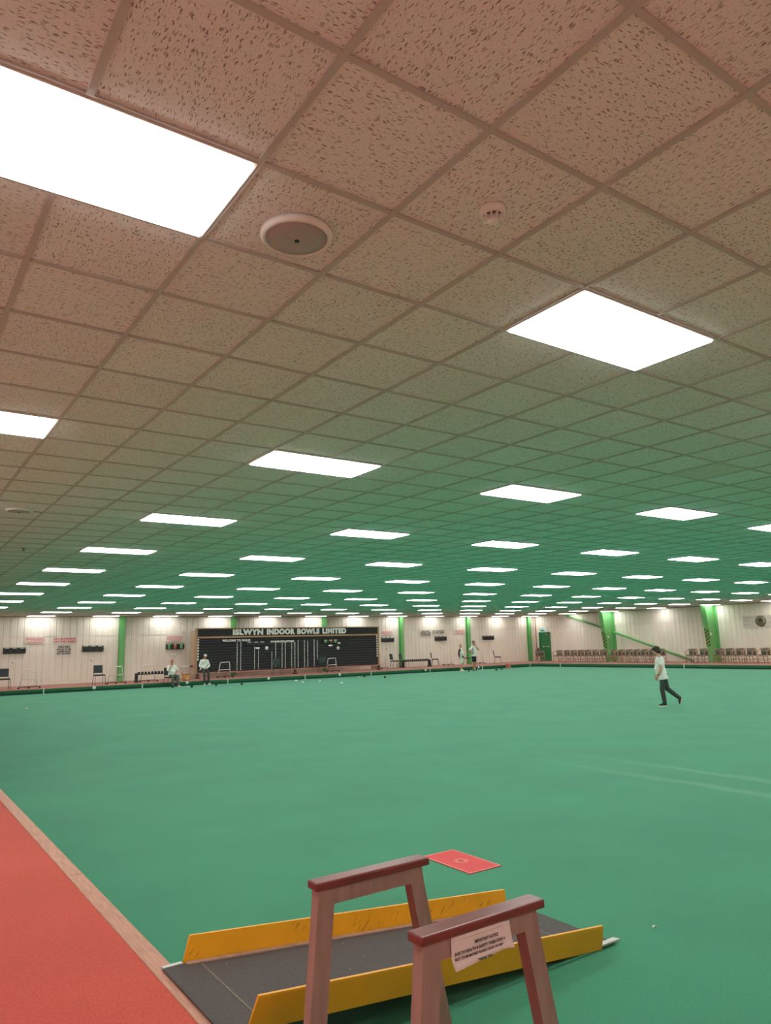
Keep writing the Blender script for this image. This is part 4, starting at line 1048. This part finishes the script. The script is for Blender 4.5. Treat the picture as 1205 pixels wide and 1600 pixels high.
        so = fuse(b, 'shoe', shoe, t, .009, 3)
        p = MB(); poly = [(-.055, -.03), (-.05, .03), (.04, .042), (.12, .05), (.17, .035), (.19, 0), (.17, -.035), (.12, -.05), (.04, -.042)]
        n = len(poly); vs = [c0 + fd * x * s + sd * y * s + up * h * s for h in (0.0, .022) for x, y in poly]
        p.add(vs, [tuple(range(n - 1, -1, -1)), tuple(range(n, 2 * n))] + [(i, (i + 1) % n, n + (i + 1) % n, n + i) for i in range(n)]); p.build('shoe_sole', sole, so)
        if sole is not shoe:
            p = MB(); vs = [c0 + fd * x * s + sd * y * s + up * h * s for h in (-.006, .0) for x, y in poly]
            p.add(vs, [tuple(range(n - 1, -1, -1)), tuple(range(n, 2 * n))] + [(i, (i + 1) % n, n + (i + 1) % n, n + i) for i in range(n)]); p.build('outsole', SHOEB, so)
    # hair or cap
    if hair == 'short':
        b = MB(); he(b, (-.022, 0, .035), (.108, .094, .10)); he(b, (-.045, 0, -.035), (.080, .088, .085)); he(b, (.05, 0, .08), (.054, .072, .038)); he(b, (.0, .07, -.005), (.045, .022, .05)); he(b, (.0, -.07, -.005), (.045, .022, .05)); fuse(b, 'hair', HAIRB, t, .009, 3)
    elif hair == 'fringe':
        b = MB(); he(b, (-.05, 0, -.01), (.064, .082, .05)); he(b, (-.04, .055, -.005), (.05, .03, .04)); he(b, (-.04, -.055, -.005), (.05, .03, .04)); fuse(b, 'hair', HAIRG, t, .009, 3)
    elif hair == 'greyshort':
        b = MB(); he(b, (-.018, 0, .038), (.098, .082, .088)); he(b, (-.05, 0, -.01), (.062, .078, .06)); fuse(b, 'hair', mat('greying_hair', (110, 96, 84), .7, var=.2, scale=40), t, .009, 3)
    elif hair == 'cap':
        b = MB(); he(b, (-.008, 0, .055), (.106, .086, .08)); he(b, (.11, 0, .045), (.05, .07, .012)); fuse(b, 'cap', SHOEW, t, .009, 3)
    if extras: extras(t, M, MH, sh, s)
    return t
hR = math.atan2(R_.y, R_.x); hF = math.atan2(F_.y, F_.x)
# woman walking across the green
def ex_w(t, M, MH, sh, s):
    b = MB(); q = 1
    pts = [M @ V(.0, .10, .555), M @ V(.0, .16, .53), M @ V(-.005, .235, .47), M @ V(-.005, .262, .38), M @ V(-.01, .268, .30)]
    b.tube(pts, .013 * s, 8); b.build('shirt_stripe', NAVY, t)
    b = MB(); W_ = V(.105, .226, .79); D = V(.08, -.01, -.19).normalized(); b.tube([W_ - D * .012, W_ + D * .012], .034 * s, 12); b.build('watch', BLACK, t)
person('woman with short dark hair in white polo and charcoal trousers walking across the green', (16.55, 11.5, 0), 2.28, .86, (-.02, 0, .765), .12, .05,
       {'L': ((.035, .235, .955), (.115, .225, .765)), 'R': ((.02, -.22, .96), (.10, -.20, .78))},
       {'L': ((.03, .085, .42), (.0, .09, .068), (1, 0.05, 0)), 'R': ((-.11, -.08, .42), (-.37, -.08, .195), (.28, 0, -1), (.9, 0, .3))},
       'short', SHIRT, SHIRT, TROUS, 1, SHOEB, SHOEW, SKIN, nod=.30, extras=ex_w, hem=-.12)
# seated man resting his chin on his hand
person('seated man in white shirt and grey trousers resting his chin on his hand', (11.64, 34.56, 0), -PI / 2 + .15, .90, (0, 0, .545), .02, .06,
       {'R': ((.16, -.27, .78), (.15, -.07, .97), (-.05, .5, .6), (-.6, .3, .3)), 'L': ((.08, .28, .76), (.27, .12, .645), (.7, -.6, -.1), (0, 0, -1))},
       {'L': ((.40, .15, .50), (.42, .15, .075), (1, .25, 0)), 'R': ((.40, -.12, .50), (.40, -.12, .075), (1, -.15, 0))},
       'fringe', SHIRT, SHIRT, TROUS2, 1, SHOEW, SHOEW, SKIN2, nod=.25, sleeve_len=.9)
# man in the white cap perched on the chair at the bank edge
person('seated man in white cap and long sleeved white top with hands clasped', (13.5, 35.33, 0), -PI / 2 + .05, .86, (0, 0, .775), .28, .04,
       {'R': ((.14, -.25, .90), (.30, -.05, .80), (.3, .7, -.3), (-.4, 0, -1)), 'L': ((.14, .25, .90), (.32, .05, .80), (.3, -.7, -.3), (-.4, 0, -1))},
       {'L': ((.36, .12, .58), (.40, .12, .068), (1, .2, 0)), 'R': ((.36, -.10, .58), (.38, -.10, .068), (1, -.15, 0))},
       'cap', SHIRT, SHIRT, TROUS, 1, SHOEW, SHOEW, SKIN2, nod=.12, sleeve_len=1.5)
# standing pair
def ex_1(t, M, MH, sh, s):
    b = MB(); loft(b, [(.03, -.085, .152, .188), (.035, -.02, .156, .192), (.04, .03, .16, .19)], M); b.build('waist_band', SHORTB, t)
    b = MB(); loft(b, [(.045, .10, .165, .184), (.05, .125, .168, .184)], M); b.build('shirt_stripe', NAVY, t)
person('standing bald person with maroon sleeves, white shorts and a dark waistband', (29.62, 34.55, 0), hR - .35, .92, (0, 0, .855), -.03, .07,
       {'R': ((-.07, -.235, 1.03), (-.02, -.22, .82)), 'L': ((-.02, .235, 1.03), (.08, .2, .84))},
       {'L': ((.03, .10, .46), (-.02, .11, .072), (1, .15, 0)), 'R': ((.02, -.09, .46), (-.01, -.10, .072), (1, -.2, 0))},
       'fringe', SHIRT, MAROON, SHORTW, .86, SHOEW, SHOEW, SKIN, nod=.1, sleeve_len=1.5, extras=ex_1)
def ex_2(t, M, MH, sh, s):
    b = MB(); b.tube([M @ V(.02, -.13, .535), M @ V(.03, -.195, .46), M @ V(.05, -.2, .36), M @ V(.05, -.185, .2), M @ V(.05, -.19, .05)], .016 * s, 8); b.build('shirt_stripe', NAVY, t)
person('tall standing man in white polo and black shorts, hand on chin and hand on hip', (30.72, 34.6, 0), hR - .55, 1.01, (0, 0, .945), .0, .05,
       {'R': ((-.14, -.40, 1.17), (-.0, -.215, 1.03), (.6, .35, -.4), (0, 1, 0)), 'L': ((.22, .30, 1.23), (.145, .08, 1.46), (-.15, -.4, .6), (-.7, 0, .2))},
       {'L': ((.02, .11, .50), (-.02, .13, .078), (1, .2, 0)), 'R': ((.02, -.10, .50), (-.01, -.11, .078), (1, -.2, 0))},
       'greyshort', SHIRT, SHIRT, SHORTB, .85, SHOEW, SHOEW, SKIN2, nod=.12, turn=.25, sleeve_len=.6, extras=ex_2)
